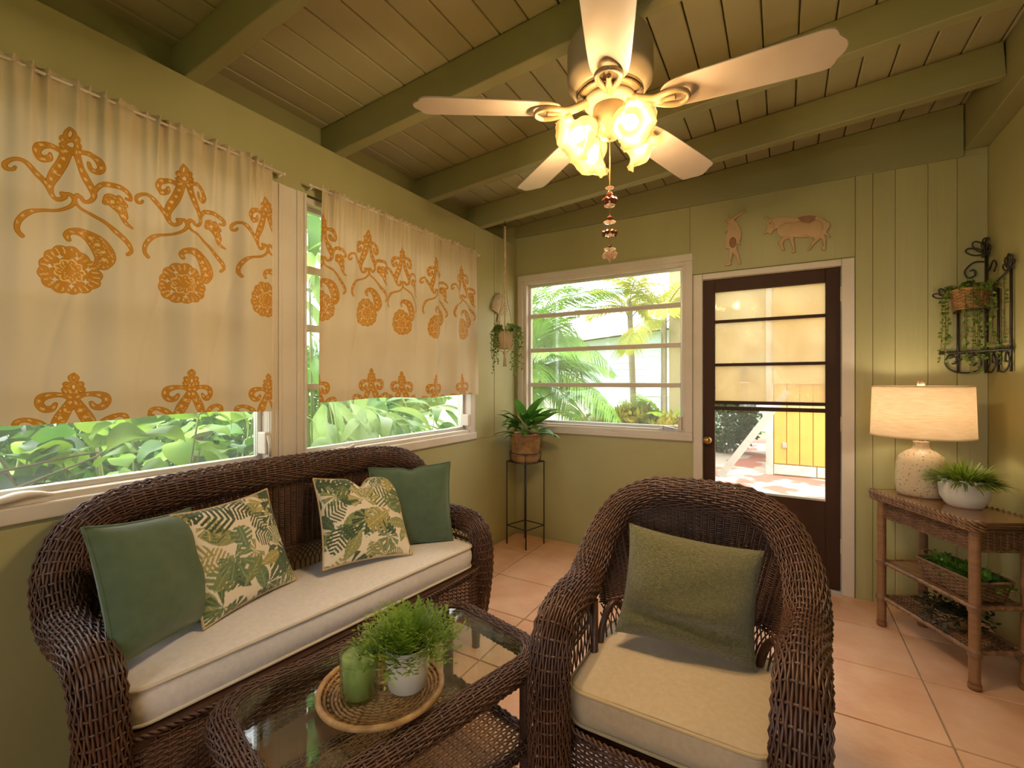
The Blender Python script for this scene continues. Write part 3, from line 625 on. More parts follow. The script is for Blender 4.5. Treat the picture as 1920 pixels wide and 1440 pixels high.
def rrect(a, b, r, n=8, superr=2.):
    pts = []
    for cx_, cy_, a0 in ((a-r, b-r, 0), (-a+r, b-r, 90), (-a+r, -b+r, 180), (a-r, -b+r, 270)):
        for k in range(n+1):
            t = R(a0+90*k/n); pts.append((cx_+r*math.cos(t), cy_+r*math.sin(t)))
    return np.array(pts)
def box_cushion(outline, z0, z1, crown, name, parent, fabric='cushion_fabric', pipe='piping_fabric', puck=.0):
    O = resample(np.c_[np.r_[outline, outline[:1]], np.zeros(len(outline)+1)], .02)[:-1, :2]; n = len(O); c = O.mean(0)
    g = O-c; L = np.linalg.norm(g, axis=1)[:, None]; gu = g/L
    rings = []; h = z1-z0
    for (ins, z) in ((.012, z0), (.003, z0+.006), (-.006, z0+h*.35), (-.008, z0+h*.5), (-.006, z0+h*.65), (.0, z1-.008), (.004, z1-.001)):
        rings.append(np.c_[O-gu*ins, np.full(n, z)])
    for f in (.985, .96, .9, .8, .66, .5, .33, .16, .02):
        rr = c+g*f; z = z1+crown*(1-f**3.0)+puck*np.sin(np.arange(n)*1.3)*max(0, f-.85)*6*.15
        rings.append(np.c_[rr, np.broadcast_to(z, n)])
    m = MB(); m.grid(np.array(rings).transpose(1, 0, 2), closeu=True); K_ = len(rings); m.f.append(tuple(range((n-1)*K_, -1, -K_))); m.f.append(tuple(i*K_+K_-1 for i in range(n)))
    o = obj(name, m, fabric, parent, smooth=True)
    for z, ins in ((z1-.003, -.003), (z0+.004, .0)):
        obj('piping', MB().tube(np.c_[O-gu*ins, np.full(n, z)], .0055, 8, closed=True), pipe, o, smooth=True)
    return o

def wicker_seat(name, label, cat, loc, rz, half, zr, back0, seat, ds, dw, rimr, xs_, colz, cushion, legs, apron):
    """half: control points of one half of the rim roll (front foot -> middle of the back)"""
    t = thing(name, label, cat, loc, rz)
    Pl = [np.array(p, float) for p in half]; full = Pl+[np.array([-p[0], p[1], p[2]]) for p in Pl[-2::-1]]
    path = catmull(full, 16)
    w = Wick(); w.tube_weave(path, rimr, ds, dw)
    obj_ = link('rim_roll', w.mesh('rim_roll'), 'wicker', t, kind='stuff', label='thick woven roll forming arms and top rail')
    core = MB(); core.tube(resample(path, .03), np.array(np.interp(np.linspace(0, 1, len(resample(path, .03))), np.linspace(0, 1, len(rimr)), rimr))-.022 if np.ndim(rimr) else rimr-.022, 10)
    obj('core_pole', core, 'cane', t, smooth=True)
    # back sheet: stakes from the seat line up to the rim
    sx, sy_end, sy_mid, sz = back0
    arc = resample(path, .01); zmin = zr
    top = arc[(arc[:, 2] > zmin) & (arc[:, 1] > half[5][1]-.02)]; top = resample(top, n=int(np.linalg.norm(np.diff(top, axis=0), axis=1).sum()/(ds*.42))|1)
    L = len(top); uu = np.linspace(-1, 1, L)
    xb = sx*np.sign(uu)*np.abs(uu)**.92; bot = np.stack([xb, sy_mid+(sy_end-sy_mid)*np.abs(uu)**3, np.full(L, sz)], 1)
    rr = rimr if not np.ndim(rimr) else max(rimr)
    inner = top-np.array([0, 0, 1])*rr*.55+np.array([0, -1, 0])*rr*.2-np.sign(uu)[:, None]*np.array([1, 0, 0])*rr*.25*(np.abs(uu) > .6)[:, None]
    rowz = np.arange(seat[1], top[:, 2].max()+.01, dw*.88)
    v = (rowz[:, None]-sz)/(inner[:, 2]-sz)[None, :]
    vc = np.clip(v, 0, 1.0)
    P = bot[None]+(inner-bot)[None]*vc[..., None]; P[..., 1] += .018*np.sin(vc*math.pi)
    w = Wick(); w.sheet(P, (v <= 1.0) & (v > 0), rib=-.0075, amp=-.003)
    link('back_panel', w.mesh('back_panel'), 'wicker', t, kind='stuff', label='closely woven back with vertical ribs')
    w = Wick(); br = inner+np.array([0, -.012, -.01]); br = br[np.abs(uu) < .96]
    braid(w, br, .0055)
    lo_ = bot+(inner-bot)*((seat[1]-sz)/(inner[:, 2]-sz))[:, None]; lo_[:, 1] -= .004; braid(w, lo_[(np.abs(uu) < .97)], .005)
    link('braid', w.mesh('braid'), 'wicker', t, kind='stuff')
    # open lattice under the back sheet and under the arms, arches
    w = Wick()
    def Pb(u, vv):
        i = u*(L-1); k = int(min(max(i, 0), L-2)); f = i-k; a = bot[k]*(1-f)+bot[k+1]*f; b = lo_[k]*(1-f)+lo_[k+1]*f; a = a-np.array([0, 0, .02]); return a*(1-vv)+b*vv
    w.lattice(Pb, int(L*.5), .0028, .16)
    fx, fy = abs(half[1][0]), half[1][1]
    ax_ = [p for p in arc if p[0] < -.05 and p[1] < half[6][1]+.03 and p[2] > half[3][2]-.07 and p[1] > half[3][1]-.06]
    ax_ = np.array(ax_)
    for sg in (-1, 1):
        def Pa(u, vv, sg=sg):
            p = ax_[int(min(max(u, 0), 1)*(len(ax_)-1))].copy(); tpz = p[2]-rr*.85
            return np.array([sg*abs(p[0])*1.0-sg*.012, p[1], (seat[0]-.06)*(1-vv)+tpz*vv])
        w.lattice(Pa, int(np.linalg.norm(np.diff(ax_, axis=0), axis=1).sum()/.034), .003, .26)
        for vv in (.52, .60): w.line([Pa(u, vv) for u in np.linspace(0, 1, 16)], .004)
    link('lattice', w.mesh('lattice'), 'wicker', t, kind='stuff', label='open diamond lattice under the arms and back')
    for sg in (-1, 1):
        yy0 = half[6][1]
        a = catmull([(sg*(sx+.01), sy_end+.0, seat[0]-.06), (sg*(sx+.012), sy_end+.03, seat[0]+.04), (sg*(sx-.01), sy_end+.09, seat[0]+.10), (sg*(sx-.045), sy_end+.125, seat[0]+.04), (sg*(sx-.055), sy_end+.13, seat[0]-.06)], 8)
        obj('arch', MB().tube(a, .011, 10), 'cane', t, smooth=True)
        obj('post', MB().tube([(sg*(sx+.012), sy_end-.05, .10), (sg*(sx+.012), sy_end-.05, half[5][2]-.03)], .013, 10), 'cane', t, smooth=True)
    # apron: front and sides, woven; bottom edge arched
    zt_, zb_, arch = apron; w = Wick()
    nx = int(2*fx/(ds*.5))|1; X = np.linspace(-fx+.03, fx-.03, nx); rows = np.arange(zb_, zt_, dw*.95)
    yf = fy-.01-.035*(1-np.abs(X/fx)**4)+(.085 if fx < .5 else 0)
    Pz = np.broadcast_to(rows[:, None], (len(rows), nx)); Pf = np.stack([np.broadcast_to(X, Pz.shape), np.broadcast_to(yf, Pz.shape), Pz], -1)
    low = zb_+arch*np.sqrt(np.clip(1-(X/fx)**2, 0, 1))
    w.sheet(Pf, (Pz >= low[None, :]))
    ny = int((half[7][1]-fy)/(ds*.5))|1; Yv = np.linspace(fy+.03, half[7][1], ny)
    for sg in ((-1, 1) if fx < .5 else ()):
        Pz2 = np.broadcast_to(rows[:, None], (len(rows), ny)); w.sheet(np.stack([np.full(Pz2.shape, sg*(fx+.02)), np.broadcast_to(Yv, Pz2.shape), Pz2], -1))
    link('apron', w.mesh('apron'), 'wicker', t, kind='stuff', label='woven apron below the seat')
    w = Wick(); braid(w, np.stack([X, yf-.004, low], 1), .006); braid(w, np.stack([X, yf-.004, np.full(nx, zt_)], 1), .006); link('apron_braid', w.mesh('apron_braid'), 'wicker', t, kind='stuff')
    obj('seat_deck', MB().box(-fx+.045, fy+(.07 if fx < .5 else -.025), seat[0]-.115-.03, fx-.045, half[7][1]-.03, seat[0]-.115), 'cane', t)
    for x_, y_, x2, y2, zt2 in legs:
        P = [(x_, y_, zt2), (x_+(x2-x_)*.5, y_+(y2-y_)*.5, zt2*.5), (x_+(x2-x_)*.9, y_+(y2-y_)*.9, zt2*.1), (x2, y2, .0)]
        obj('leg', MB().tube(P, [.026, .023, .019, .021], 12), 'cane', t, smooth=True)
    return t

sofa_half = [(-.695, -.258, .13), (-.712, -.274, .30), (-.724, -.272, .46), (-.727, -.232, .575), (-.730, -.12, .602), (-.735, 0, .602), (-.740, .08, .635), (-.735, .15, .74), (-.68, .19, .845), (-.56, .20, .905), (-.30, .205, .928), (0, .205, .932)]
SOFA = ((.36, 1.21, 0), R(84))
sofa = wicker_seat('wicker_sofa', 'long dark brown wicker sofa under the curtained windows', 'sofa', SOFA[0], SOFA[1], sofa_half, .66,
                   (.66, .05, .165, .44), (.515, .60), .031, .0088, (.046, .052, .056, .056, .056, .056, .056, .056, .056, .056, .056, .052, .046), None, None, None,
                   [(-.695, -.258, -.69, -.26, .16), (.695, -.258, .69, -.26, .16), (-.665, .12, -.70, .19, .40), (.665, .12, .70, .19, .40)], (.40, .19, .05))
so = rrect(.675, .205, .05); so = so+np.array([0, -.062]); 
box_cushion(so, .405, .507, .014, 'seat_cushion', sofa, 'sofa_fabric', 'sofa_piping', puck=.01)
chair_half = [(-.295, -.29, .10), (-.295, -.30, .30), (-.297, -.295, .50), (-.302, -.245, .605), (-.308, -.13, .632), (-.317, 0, .626), (-.326, .10, .652), (-.316, .20, .735), (-.262, .285, .832), (-.165, .325, .884), (-.08, .333, .893), (0, .335, .895)]
CHAIR = (1.735, 1.455, 0)
chair = wicker_seat('wicker_armchair', 'dark brown wicker armchair with a beige seat in the right foreground', 'armchair', CHAIR, 0., chair_half, .68,
                    (.255, .03, .235, .36), (.435, .53), .03, .0085, .056, None, None, None,
                    [(-.295, -.29, -.30, -.30, .13), (.295, -.29, .30, -.30, .13), (-.25, .17, -.28, .23, .33), (.25, .17, .28, .23, .33)], (.325, .13, .04))
box_cushion(rrect(.266, .228, .055)+np.array([-.012, .002]), .325, .425, .012, 'seat_cushion', chair)

# ---------------------------------------------------------------- coffee table
TC, TA = (1.012, .990, 0), R(-14)
tb = thing('coffee_table', 'dark wicker coffee table with a glass top and woven lower shelf', 'coffee table', TC, TA)
oval = rrect(.232, .405, .10, 10); cl = np.c_[np.r_[oval, oval[:1]], np.full(len(oval)+1, .428)]
w = Wick(); w.tube_weave(cl, .036, .026, .0078, .0036, .0026, .003, closed=True, squash=.85); link('rim', w.mesh('rim'), 'wicker', tb, kind='stuff', label='rounded woven rim')
obj('rim_core', MB().tube(resample(cl, .03)[:-1], .024, 8, closed=True), 'cane', tb, smooth=True)
gl = rrect(.212, .385, .085, 8); m = MB(); n = len(gl); m.add([(a, b, .448) for a, b in gl]+[(a, b, .455) for a, b in gl], [tuple(range(n))[::-1], tuple(n+i for i in range(n))]+[(i, (i+1) % n, n+(i+1) % n, n+i) for i in range(n)])
obj('glass_top', m, 'table_glass', tb)
obj('glass_lip', MB().tube(np.c_[rrect(.213, .386, .085, 8), np.full(n, .4565)], .0035, 6, closed=True), 'cane', tb, smooth=True)
w = Wick(); nx, ny = int(.42/.0105), int(.78/.014)|1
g = np.stack(np.meshgrid(np.linspace(-.215, .215, nx), np.linspace(-.375, .375, ny), indexing='ij'), -1); w.sheet(np.concatenate([g, np.full((*g.shape[:2], 1), .165)], -1), rw=.0046, rn=.003, amp=.004)
sh = link('lower_shelf', w.mesh('lower_shelf'), 'wicker_light', tb, kind='stuff', label='woven lower shelf')
sr = rrect(.222, .382, .03, 4); w = Wick(); w.tube_weave(np.c_[np.r_[sr, sr[:1]], np.full(len(sr)+1, .165)], .014, .024, .008, closed=True); link('shelf_rim', w.mesh('shelf_rim'), 'wicker', tb, kind='stuff')
def cane_leg(h, r):
    pr = [(.002, 0), (r*1.15, .002), (r*1.2, .02), (r*.98, .03)]
    z = .03
    while z < h-.004: pr += [(r, z), (r*1.06, z+.002), (r, z+.004)]; z += .0065
    pr += [(r, h)]
    return pr
for sx in (-1, 1):
    for sy in (-1, 1):
        lg = obj('leg', MB().lathe(cane_leg(.41, .0185), 14), 'cane', tb, smooth=True, loc=(sx*.200, sy*.355, 0))
        obj('binding', MB().lathe([(.019, .145), (.0235, .15), (.0215, .155), (.024, .16), (.0215, .165), (.024, .17), (.019, .176)], 14), 'wicker', lg, smooth=True)

# ---------------------------------------------------------------- console table
CF1, CAN = Vector((2.46, 3.14)), R(28.5)
cu = Vector((math.sin(CAN), -math.cos(CAN))); cv_ = Vector((-cu.y, cu.x))
CL, CD = .515, .215
ct = thing('console_table', 'brown wicker console table with two lower shelves set across the right corner', 'console table', (CF1.x, CF1.y, 0), math.atan2(cu.y, cu.x))
# local: x along the front, y towards the wall
out = rrect(CL/2+.045, CD/2+.04, .03, 6)+np.array([CL/2, CD/2])
m = MB(); n = len(out); m.add([(a, b, .700) for a, b in out]+[(a, b, .722) for a, b in out], [tuple(range(n))[::-1], tuple(n+i for i in range(n))]+[(i, (i+1) % n, n+(i+1) % n, n+i) for i in range(n)])
obj('top', m, 'console_top', ct, bevel=.004)
for dz_, rr_ in ((.716, .010), (.700, .0085), (.688, .008)):
    w = Wick(); braid(w, np.c_[np.r_[out, out[:1]]*1.0, np.full(n+1, dz_)], rr_, .05); link('edge_braid', w.mesh('edge_braid'), 'console_wicker', ct, kind='stuff')
w = Wick(); rows = np.arange(.585, .688, .0068)
for (x0, y0, x1, y1) in ((0, 0, CL, 0), (CL, 0, CL, CD), (CL, CD, 0, CD), (0, CD, 0, 0)):
    L_ = math.hypot(x1-x0, y1-y0); k = int(L_/.012)|1; tt = np.linspace(0, 1, k)
    w.sheet(np.stack([np.broadcast_to(x0+(x1-x0)*tt, (len(rows), k)), np.broadcast_to(y0+(y1-y0)*tt, (len(rows), k)), np.broadcast_to(rows[:, None], (len(rows), k))], -1), rw=.003, rn=.0024, amp=.0026, rs=.0032)
link('apron', w.mesh('apron'), 'console_wicker', ct, kind='stuff', label='woven apron')
obj('apron_core', frame_boxes(MB(), 'x', .008, CL-.008, .59, .688, .004, .006, CD-.006) and B(.006, .006, .592, CL-.006, CD-.006, .686), 'cane', ct)
for x_ in (0, CL):
    for y_ in (0, CD):
        lg = obj('leg', MB().lathe(cane_leg(.69, .0195), 16), 'console_cane', ct, smooth=True, loc=(x_, y_, 0))
        for z in (.155, .345):
            obj('binding', MB().lathe([(.020, z-.018), (.025, z-.014), (.022, z-.009), (.026, z-.004), (.022, z+.001), (.026, z+.006), (.022, z+.011), (.020, z+.016)], 16), 'console_wicker', lg, smooth=True)
for z in (.155, .345):
    for (x0, y0, x1, y1) in ((0, 0, CL, 0), (CL, 0, CL, CD), (CL, CD, 0, CD), (0, CD, 0, 0)):
        P = resample(np.array([(x0, y0, z), (x1, y1, z)]), .004); rr_ = .0095+.0022*(np.arange(len(P)) % 9 < 3)
        obj('shelf_rail', MB().tube(P, rr_, 10), 'console_wicker', ct, smooth=True)
    if z < .2:
        w = Wick(); g = np.stack(np.meshgrid(np.linspace(.01, CL-.01, 52), np.linspace(.01, CD-.01, 17), indexing='ij'), -1)
        w.sheet(np.concatenate([g, np.full((*g.shape[:2], 1), z)], -1), rw=.004, rn=.0026, amp=.0035)
        link('lower_shelf', w.mesh('lower_shelf'), 'console_wicker', ct, kind='stuff', label='woven lower shelf')
        obj('shelf_board', B(.008, .008, z-.014, CL-.008, CD-.008, z-.008), 'console_cane', ct)
    else:
        obj('middle_shelf', B(.008, .008, z-.010, CL-.008, CD-.008, z+.004), 'console_top', ct)
def CW(a, b, z): p = CF1+cu*a+cv_*b; return (p.x, p.y, z)

# ---------------------------------------------------------------- leaves and foliage
def leafmat(name, a, b, trans=.35, rough=.45, scale=9.): return mat(name, a, rough, b, scale, trans=trans, spec=.4, coords='Object', rnd=.12)
leafmat('leaf_deep', '#3c6a22', '#5d8f33'); leafmat('leaf_fern', '#6f9128', '#a0b84a'); leafmat('leaf_ivy', '#4a6b22', '#7d9436', scale=30)
leafmat('leaf_fern2', '#5f7f22', '#93a23a', scale=14); leafmat('leaf_dark', '#24381f', '#35302a', scale=14); leafmat('leaf_moss', '#3f6a22', '#6f9a3a', scale=25)
mat('soil', '#2a1d13', .95, '#3a281a', 40., bump=.6, bscale=60)
mat('stem', '#6f7a35', .6); mat('vine', '#5a4a2a', .7)
def leaf_grid(L, W, n=7, fold=.15, droop=.4, tip=1.0, base=.35, wave=0.):
    """pointed leaf along +x, curving down; returns n x 3 x 3 grid"""
    t = np.linspace(0, 1, n); w = W*np.sin(np.pi*np.clip(t, 0, 1)**.75)**.8; w[0] = W*.08; w[-1] = 0.0005
    ang = -droop*t*t*1.6; dx = np.r_[0, np.cumsum(np.cos((ang[:-1]+ang[1:])/2))]*L/(n-1); dz_ = np.r_[0, np.cumsum(np.sin((ang[:-1]+ang[1:])/2))]*L/(n-1)
    G = np.zeros((n, 3, 3))
    for k, s in enumerate((-1, 0, 1)):
        G[:, k] = np.stack([dx, s*w, dz_+abs(s)*w*fold+wave*np.sin(t*9+s)*W*abs(s)], -1)
    return G
def leaf_mesh(name, L, W, **k):
    m = MB(); m.grid(leaf_grid(L, W, **k)); return m.mesh(name, True)
def blades(name, m, parent, n, origin, rad, hemi, L, W, rng, droop=(.2, .9), el=(10, 85), seg=5, leaflets=0, lw=.004, ll=.014, center_h=0., kind='stuff'):
    """a tuft of n curved blades or stems (with leaflets) from a disc of radius rad"""
    V = []; Q = []; o = 0
    for i in range(n):
        az = rng.uniform(0, 2*math.pi); u = math.sqrt(rng.uniform(0, 1)); e = math.radians(el[1]-(el[1]-el[0])*u**1.2+rng.uniform(-8, 8)); ln = L*rng.uniform(.65, 1.1)
        dr = rng.uniform(*droop); p = np.array(origin)+np.array([math.cos(az)*rad*u, math.sin(az)*rad*u, rng.uniform(0, center_h)*(1-u)])
        C = [p]; 
        for s in range(seg):
            ee = e-dr*(s+.5)/seg*1.2; C.append(C[-1]+ln/seg*np.array([math.cos(az)*math.cos(ee), math.sin(az)*math.cos(ee), math.sin(ee)]))
        C = np.array(C); side = np.array([-math.sin(az), math.cos(az), 0]); 
        ww = W*np.array([.6]+[1.0-.85*((s+1)/seg)**2 for s in range(seg)])
        if leaflets: ww = ww*0+W*.25
        V += [C-side*ww[:, None]/2, C+side*ww[:, None]/2]; K = seg+1
        Q += [(o+s, o+s+1, o+K+s+1, o+K+s) for s in range(seg)]; o += 2*K
        for k in range(leaflets):
            f = (k+1.5)/(leaflets+1.5)*seg; s = min(int(f), seg-1); q = C[s]+(C[s+1]-C[s])*(f-s)
            d = (C[s+1]-C[s]); d = d/np.linalg.norm(d); sg = 1 if k % 2 else -1
            dd = d*rng.uniform(.3, .9)+side*sg*rng.uniform(.4, 1)+np.array([0, 0, rng.uniform(-.2, .6)]); dd /= np.linalg.norm(dd); nn = np.cross(dd, d); nn /= np.linalg.norm(nn)+1e-9; l_ = ll*rng.uniform(.7, 1.3); sd_ = np.cross(nn, dd)
            V.append(np.array([q, q+dd*l_*.5+sd_*lw*.5, q+dd*l_, q+dd*l_*.5-sd_*lw*.5])); Q.append((o, o+1, o+2, o+3)); o += 4
    return link(name, npmesh(name, np.concatenate(V), Q, False), m, parent, kind=kind)
def pot(parent, name, prof, m, soil_r, soil_z, n=40):
    p = obj(name, MB().lathe(prof, n), m, parent, smooth=True)
    obj('soil', MB().lathe([(.001, soil_z+.006), (soil_r*.6, soil_z+.004), (soil_r, soil_z)], 24), 'soil', parent, smooth=True); return p
def basket_pot(parent, r0, r1, h, ds, dw, m='basket'):
    w = Wick(); n = int(2*math.pi*(r0+r1)/2/ds*2)//4*4; th = np.arange(n+1)*2*math.pi/n; rows = np.arange(.004, h, dw)
    rr = r0+(r1-r0)*rows/h; P = np.stack([rr[:, None]*np.cos(th), rr[:, None]*np.sin(th), rows[:, None]+0*th], -1); w.sheet(P, rw=dw*.5, rn=.003, amp=.003, rs=.004)
    b = link('basket', w.mesh('basket'), m, parent, kind='stuff')
    obj('liner', MB().lathe([(.001, .004), (r0-.006, .005), (r1-.008, h-.008), (r1-.014, h-.01), (r0-.012, .012)], 24), 'basket_liner', parent, smooth=True)
    obj('basket_rim', MB().tube([(r1*math.cos(a), r1*math.sin(a), h) for a in th[:-1]], .006, 8, closed=True), m, parent, smooth=True)
mat('basket', '#8a6136', .7, '#b58a55', 22., detail=3); mat('basket_liner', '#5a3d22', .8); mat('basket_brown', '#5f4129', .6, '#7d5a3a', 22.)
mat('white_ceramic', '#d9d2c4', .35, '#d0c7b6', 10., spec=.5); mat('pot_rough', '#8d6a45', .8, '#a07f58', 30., bump=.3)

# ---------------------------------------------------------------- things on the coffee table
def TW(dx, dy): return (TC[0]+dx, TC[1]+dy)
ty = thing('woven_tray', 'round rattan tray on the glass coffee table', 'tray', (1.052, .905, .4602))
w = Wick(); 
for k in range(14):
    r_ = .012+k*.0105; n = max(12, int(2*math.pi*r_/.011)//2*2); th = np.arange(n)*2*math.pi/n; zz_ = .0045 if r_ < .135 else .0045+(r_-.135)*.55
    P = np.stack([r_*np.cos(th), r_*np.sin(th), zz_+.0016*np.where(np.arange(n) % 2, 1, -1)*(1 if k % 2 else -1)], -1)[None]; N_ = np.broadcast_to(np.array([0, 0, 1.]), P.shape)
    w.strands(P, N_, .0058, .003, closed=True)
for k in range(40):
    a = k*2*math.pi/40; w.line([(r_*math.cos(a), r_*math.sin(a), .0045 if r_ < .135 else .0045+(r_-.135)*.55) for r_ in np.linspace(.02, .158, 6)], .0025)
mat('tray_cane', '#9c6f3e', .5, '#c49a63', 40., detail=2); link('weave', w.mesh('weave'), 'tray_cane', ty, kind='stuff')
obj('rim', MB().tube([(.162*math.cos(a), .162*math.sin(a), .018) for a in np.arange(48)*2*math.pi/48], .008, 10, closed=True), 'tray_cane', ty, smooth=True)
obj('base', MB().lathe([(.001, .0005), (.13, .0005), (.160, .013), (.160, .015), (.13, .0025), (.001, .0025)], 40), 'pot_rough', ty, smooth=True)
glass('candle_glass', .10, '#b9cc84', tint=(.94, .98, .86), refl=1.2)
mat('wax', '#bccb8a', .45, '#c8d49a', 8., trans=.25); mat('wick', '#2a2016', .9)
cn = thing('candle', 'green wax candle in a glass jar on the tray', 'candle', (1.022, .853, .4685))
obj('jar', MB().lathe([(.001, .0), (.044, .0), (.0495, .006), (.050, .125), (.0485, .128), (.047, .125), (.0465, .012), (.001, .010)], 36), 'candle_glass', cn, smooth=True)
obj('wax', MB().lathe([(.001, .0105), (.0455, .0125), (.046, .108), (.03, .1075), (.004, .1065), (.001, .1065)], 36), 'wax', cn, smooth=True)
obj('band', MB().lathe([(.0503, .098), (.0512, .101), (.0503, .104)], 36), 'candle_glass', cn, smooth=True)
obj('wick', MB().tube([(0, 0, .105), (.001, 0, .116), (.003, 0, .12)], .0014, 6), 'wick', cn)
p1 = thing('potted_plant', 'feathery green plant in a tall white pot on the coffee table tray', 'potted plant', (1.106, .948, .4685), group='potted plants')
pot(p1, 'pot', [(.001, 0), (.044, 0), (.052, .008), (.058, .05), (.060, .115), (.059, .119), (.055, .118), (.054, .1), (.050, .09)], 'white_ceramic', .054, .098)
blades('foliage', 'leaf_fern', p1, 300, (0, 0, .10), .047, 1, .125, .004, np.random.default_rng(1), (.0, .75), (22, 88), 5, 10, .0065, .019)

# ---------------------------------------------------------------- pillows
def pillow_mesh(name, w, h, T, n=26, dent=0., seed=0, fold=0.):
    u = np.linspace(-1, 1, n); U, V = np.meshgrid(u, u, indexing='ij'); r = np.random.default_rng(seed); ph = r.uniform(0, 6.28, 6)
    th = T*(np.clip((1-np.abs(U)**2.4)*(1-np.abs(V)**2.4), 0, 1))**.55
    px = w/2*U*(1-.075*(1-np.abs(V)**2.2)*np.abs(U)**1.5); pz = h/2*V*(1-.075*(1-np.abs(U)**2.2)*np.abs(V)**1.5)
    pz -= dent*np.exp(-(U/.16)**2)*np.clip(V, 0, 1)**2.5
    wr = .004*np.sin(5*U+3*V+ph[0])*(1-U**2)+.003*np.sin(7*V-4*U+ph[1])*(1-V**2)
    edge = (1-np.abs(U)**6)*(1-np.abs(V)**6)
    sag = fold*np.exp(-((V+.55)/.12)**2)*np.cos(U*1.2)
    F = np.stack([px, -th-wr*edge+sag*edge, pz], -1); Bk = np.stack([px, th+wr*edge*.5, pz], -1)
    n2 = n*n; I = np.arange(n2).reshape(n, n); q = np.stack([I[:-1, :-1], I[1:, :-1], I[1:, 1:], I[:-1, 1:]], -1).reshape(-1, 4)
    me = npmesh(name, np.concatenate([F.reshape(-1, 3), Bk.reshape(-1, 3)]), np.concatenate([q, (q+n2)[:, ::-1]]))
    bd = np.concatenate([F[:, 0], F[-1, 1:], F[::-1, -1][1:], F[0, ::-1][1:-1]])
    return me, U, V, bd
def pillow(label, pos, eul, w, h, T, m, pipe, dent=0., seed=0, n=26, paint=None, fold=0., pr=.0045):
    me, U, V, bd = pillow_mesh('pillow', w, h, T, n, dent, seed, fold)
    if paint:
        col = paint(U*w/2, V*h/2, seed); c4 = np.concatenate([col.reshape(-1, 3), np.full((col.size//3, 1), 1.)], 1); a = me.color_attributes.new('tint', 'FLOAT_COLOR', 'POINT'); a.data.foreach_set('color', np.concatenate([c4, c4]).ravel().astype(np.float32))
    o = link('throw_pillow', me, m); o.location = pos; o.rotation_mode = 'YXZ'; o.rotation_euler = [R(eul[1]), R(eul[2]), R(eul[0])]; tag(o, label, 'pillow', 'throw pillows')
    if pipe: obj('piping', MB().tube(bd, pr, 6, closed=True), pipe, o, smooth=True)
    return o
def fabric_tint(name):
    m = mat(name, '#ffffff', .85, bump=.18, bscale=500, sheen=.25); N = m.node_tree.nodes; a = N.new('ShaderNodeVertexColor'); a.layer_name = 'tint'
    m.node_tree.links.new(a.outputs['Color'], N['Principled BSDF'].inputs['Base Color'])
fabric_tint('tropical_print')
def tropical(X, Y, seed):
    r = np.random.default_rng(seed+40); C = np.empty(X.shape+(3,)); C[:] = lin('#e0d2bb')[:3]
    pal = [lin(c)[:3] for c in ('#5c6c44', '#7b8352', '#485a3e', '#8c8b5a', '#6a7c5a', '#3e4f33', '#a0945a')]
    pts = []
    for gx in range(7):
        for gy in range(7): pts.append((-.2+gx*.067+r.uniform(-.03, .03), -.2+gy*.067+r.uniform(-.03, .03)))
    r.shuffle(pts)
    for i, (cx_, cy_) in enumerate(pts):
        kind = i % 4; c = np.array(pal[r.integers(len(pal))]); an = r.uniform(0, 6.28); L = r.uniform(.075, .15)
        x = (X-cx_)*math.cos(an)+(Y-cy_)*math.sin(an); y = -(X-cx_)*math.sin(an)+(Y-cy_)*math.cos(an)
        t = x/L+.5; ok = (t > 0) & (t < 1)
        if kind == 0:      # monstera with cut edge
            wv = .36*L*np.sin(np.pi*np.clip(t, 0, 1)**.6)*1.25; cut = (np.sin(np.abs(y)*0+t*36+np.abs(y)/L*10) > .55) & (np.abs(y) > wv*.35)
            ins = ok & (np.abs(y) < wv) & ~cut; vein = (np.abs(y) < .0012) | (np.abs(np.sin(t*17-np.abs(y)/L*16)) < .10)
        elif kind == 1:    # feather palm: leaflets
            wv = .42*L*np.sin(np.pi*np.clip(t, 0, 1)**.8); ins = ok & (np.abs(y) < wv) & (np.sin(t*46-np.abs(y)/L*26) > -.15); vein = np.abs(y) < .0012
        elif kind == 2:    # fan of blades
            rr_ = np.hypot(x, y); th = np.arctan2(y, x); ins = (rr_ < L*.62*(.75+.25*np.cos(th*1.0))) & (np.cos(th*9) > -.25) & (np.abs(th) < 2.5); vein = np.abs(np.cos(th*9)-1) < .03
        else:              # plain lance leaf
            wv = .20*L*np.sin(np.pi*np.clip(t, 0, 1)); ins = ok & (np.abs(y) < wv); vein = (np.abs(y) < .0011) | (np.abs(np.sin(t*22-np.abs(y)/L*22)) < .12)
        sh = (.8+.35*np.clip(y/L+.5, 0, 1))[..., None]
        C[ins] = (c*sh)[ins] if sh.shape[:2] == X.shape else c
        C[ins & vein] = np.clip(c*1.75+.02, 0, 1)
    return C
mat('green_linen', '#4f6249', .85, '#475a41', 25., bump=.2, bscale=450, sheen=.3)
mat('green_boucle', '#635c2f', .95, '#7b7446', 130., bump=.9, bscale=230, sheen=.3, detail=2)
S_ = .42
pillow('plain dark green pillow leaning in the left end of the sofa', (.365, .655, .718), (119, -21, 8), S_*.90, S_*.90, .062, 'green_linen', 'green_linen', seed=1)
pillow('tropical leaf print pillow beside the left green pillow', (.305, .930, .699), (101, -22.5, -.8), S_*.90, S_*.90, .06, 'tropical_print', 'piping_fabric', seed=2, n=150, paint=tropical)
pillow('tropical leaf print pillow with a dented top, toward the right end', (.378, 1.438, .703), (73, -33, 5), S_*.94, S_*.94, .06, 'tropical_print', 'piping_fabric', .045, 3, 150, tropical)
pillow('plain dark green pillow leaning on the far sofa arm', (.425, 1.700, .700), (50, -6, -1), S_*.95, S_*.95, .06, 'green_linen', 'green_linen', .015, seed=4)
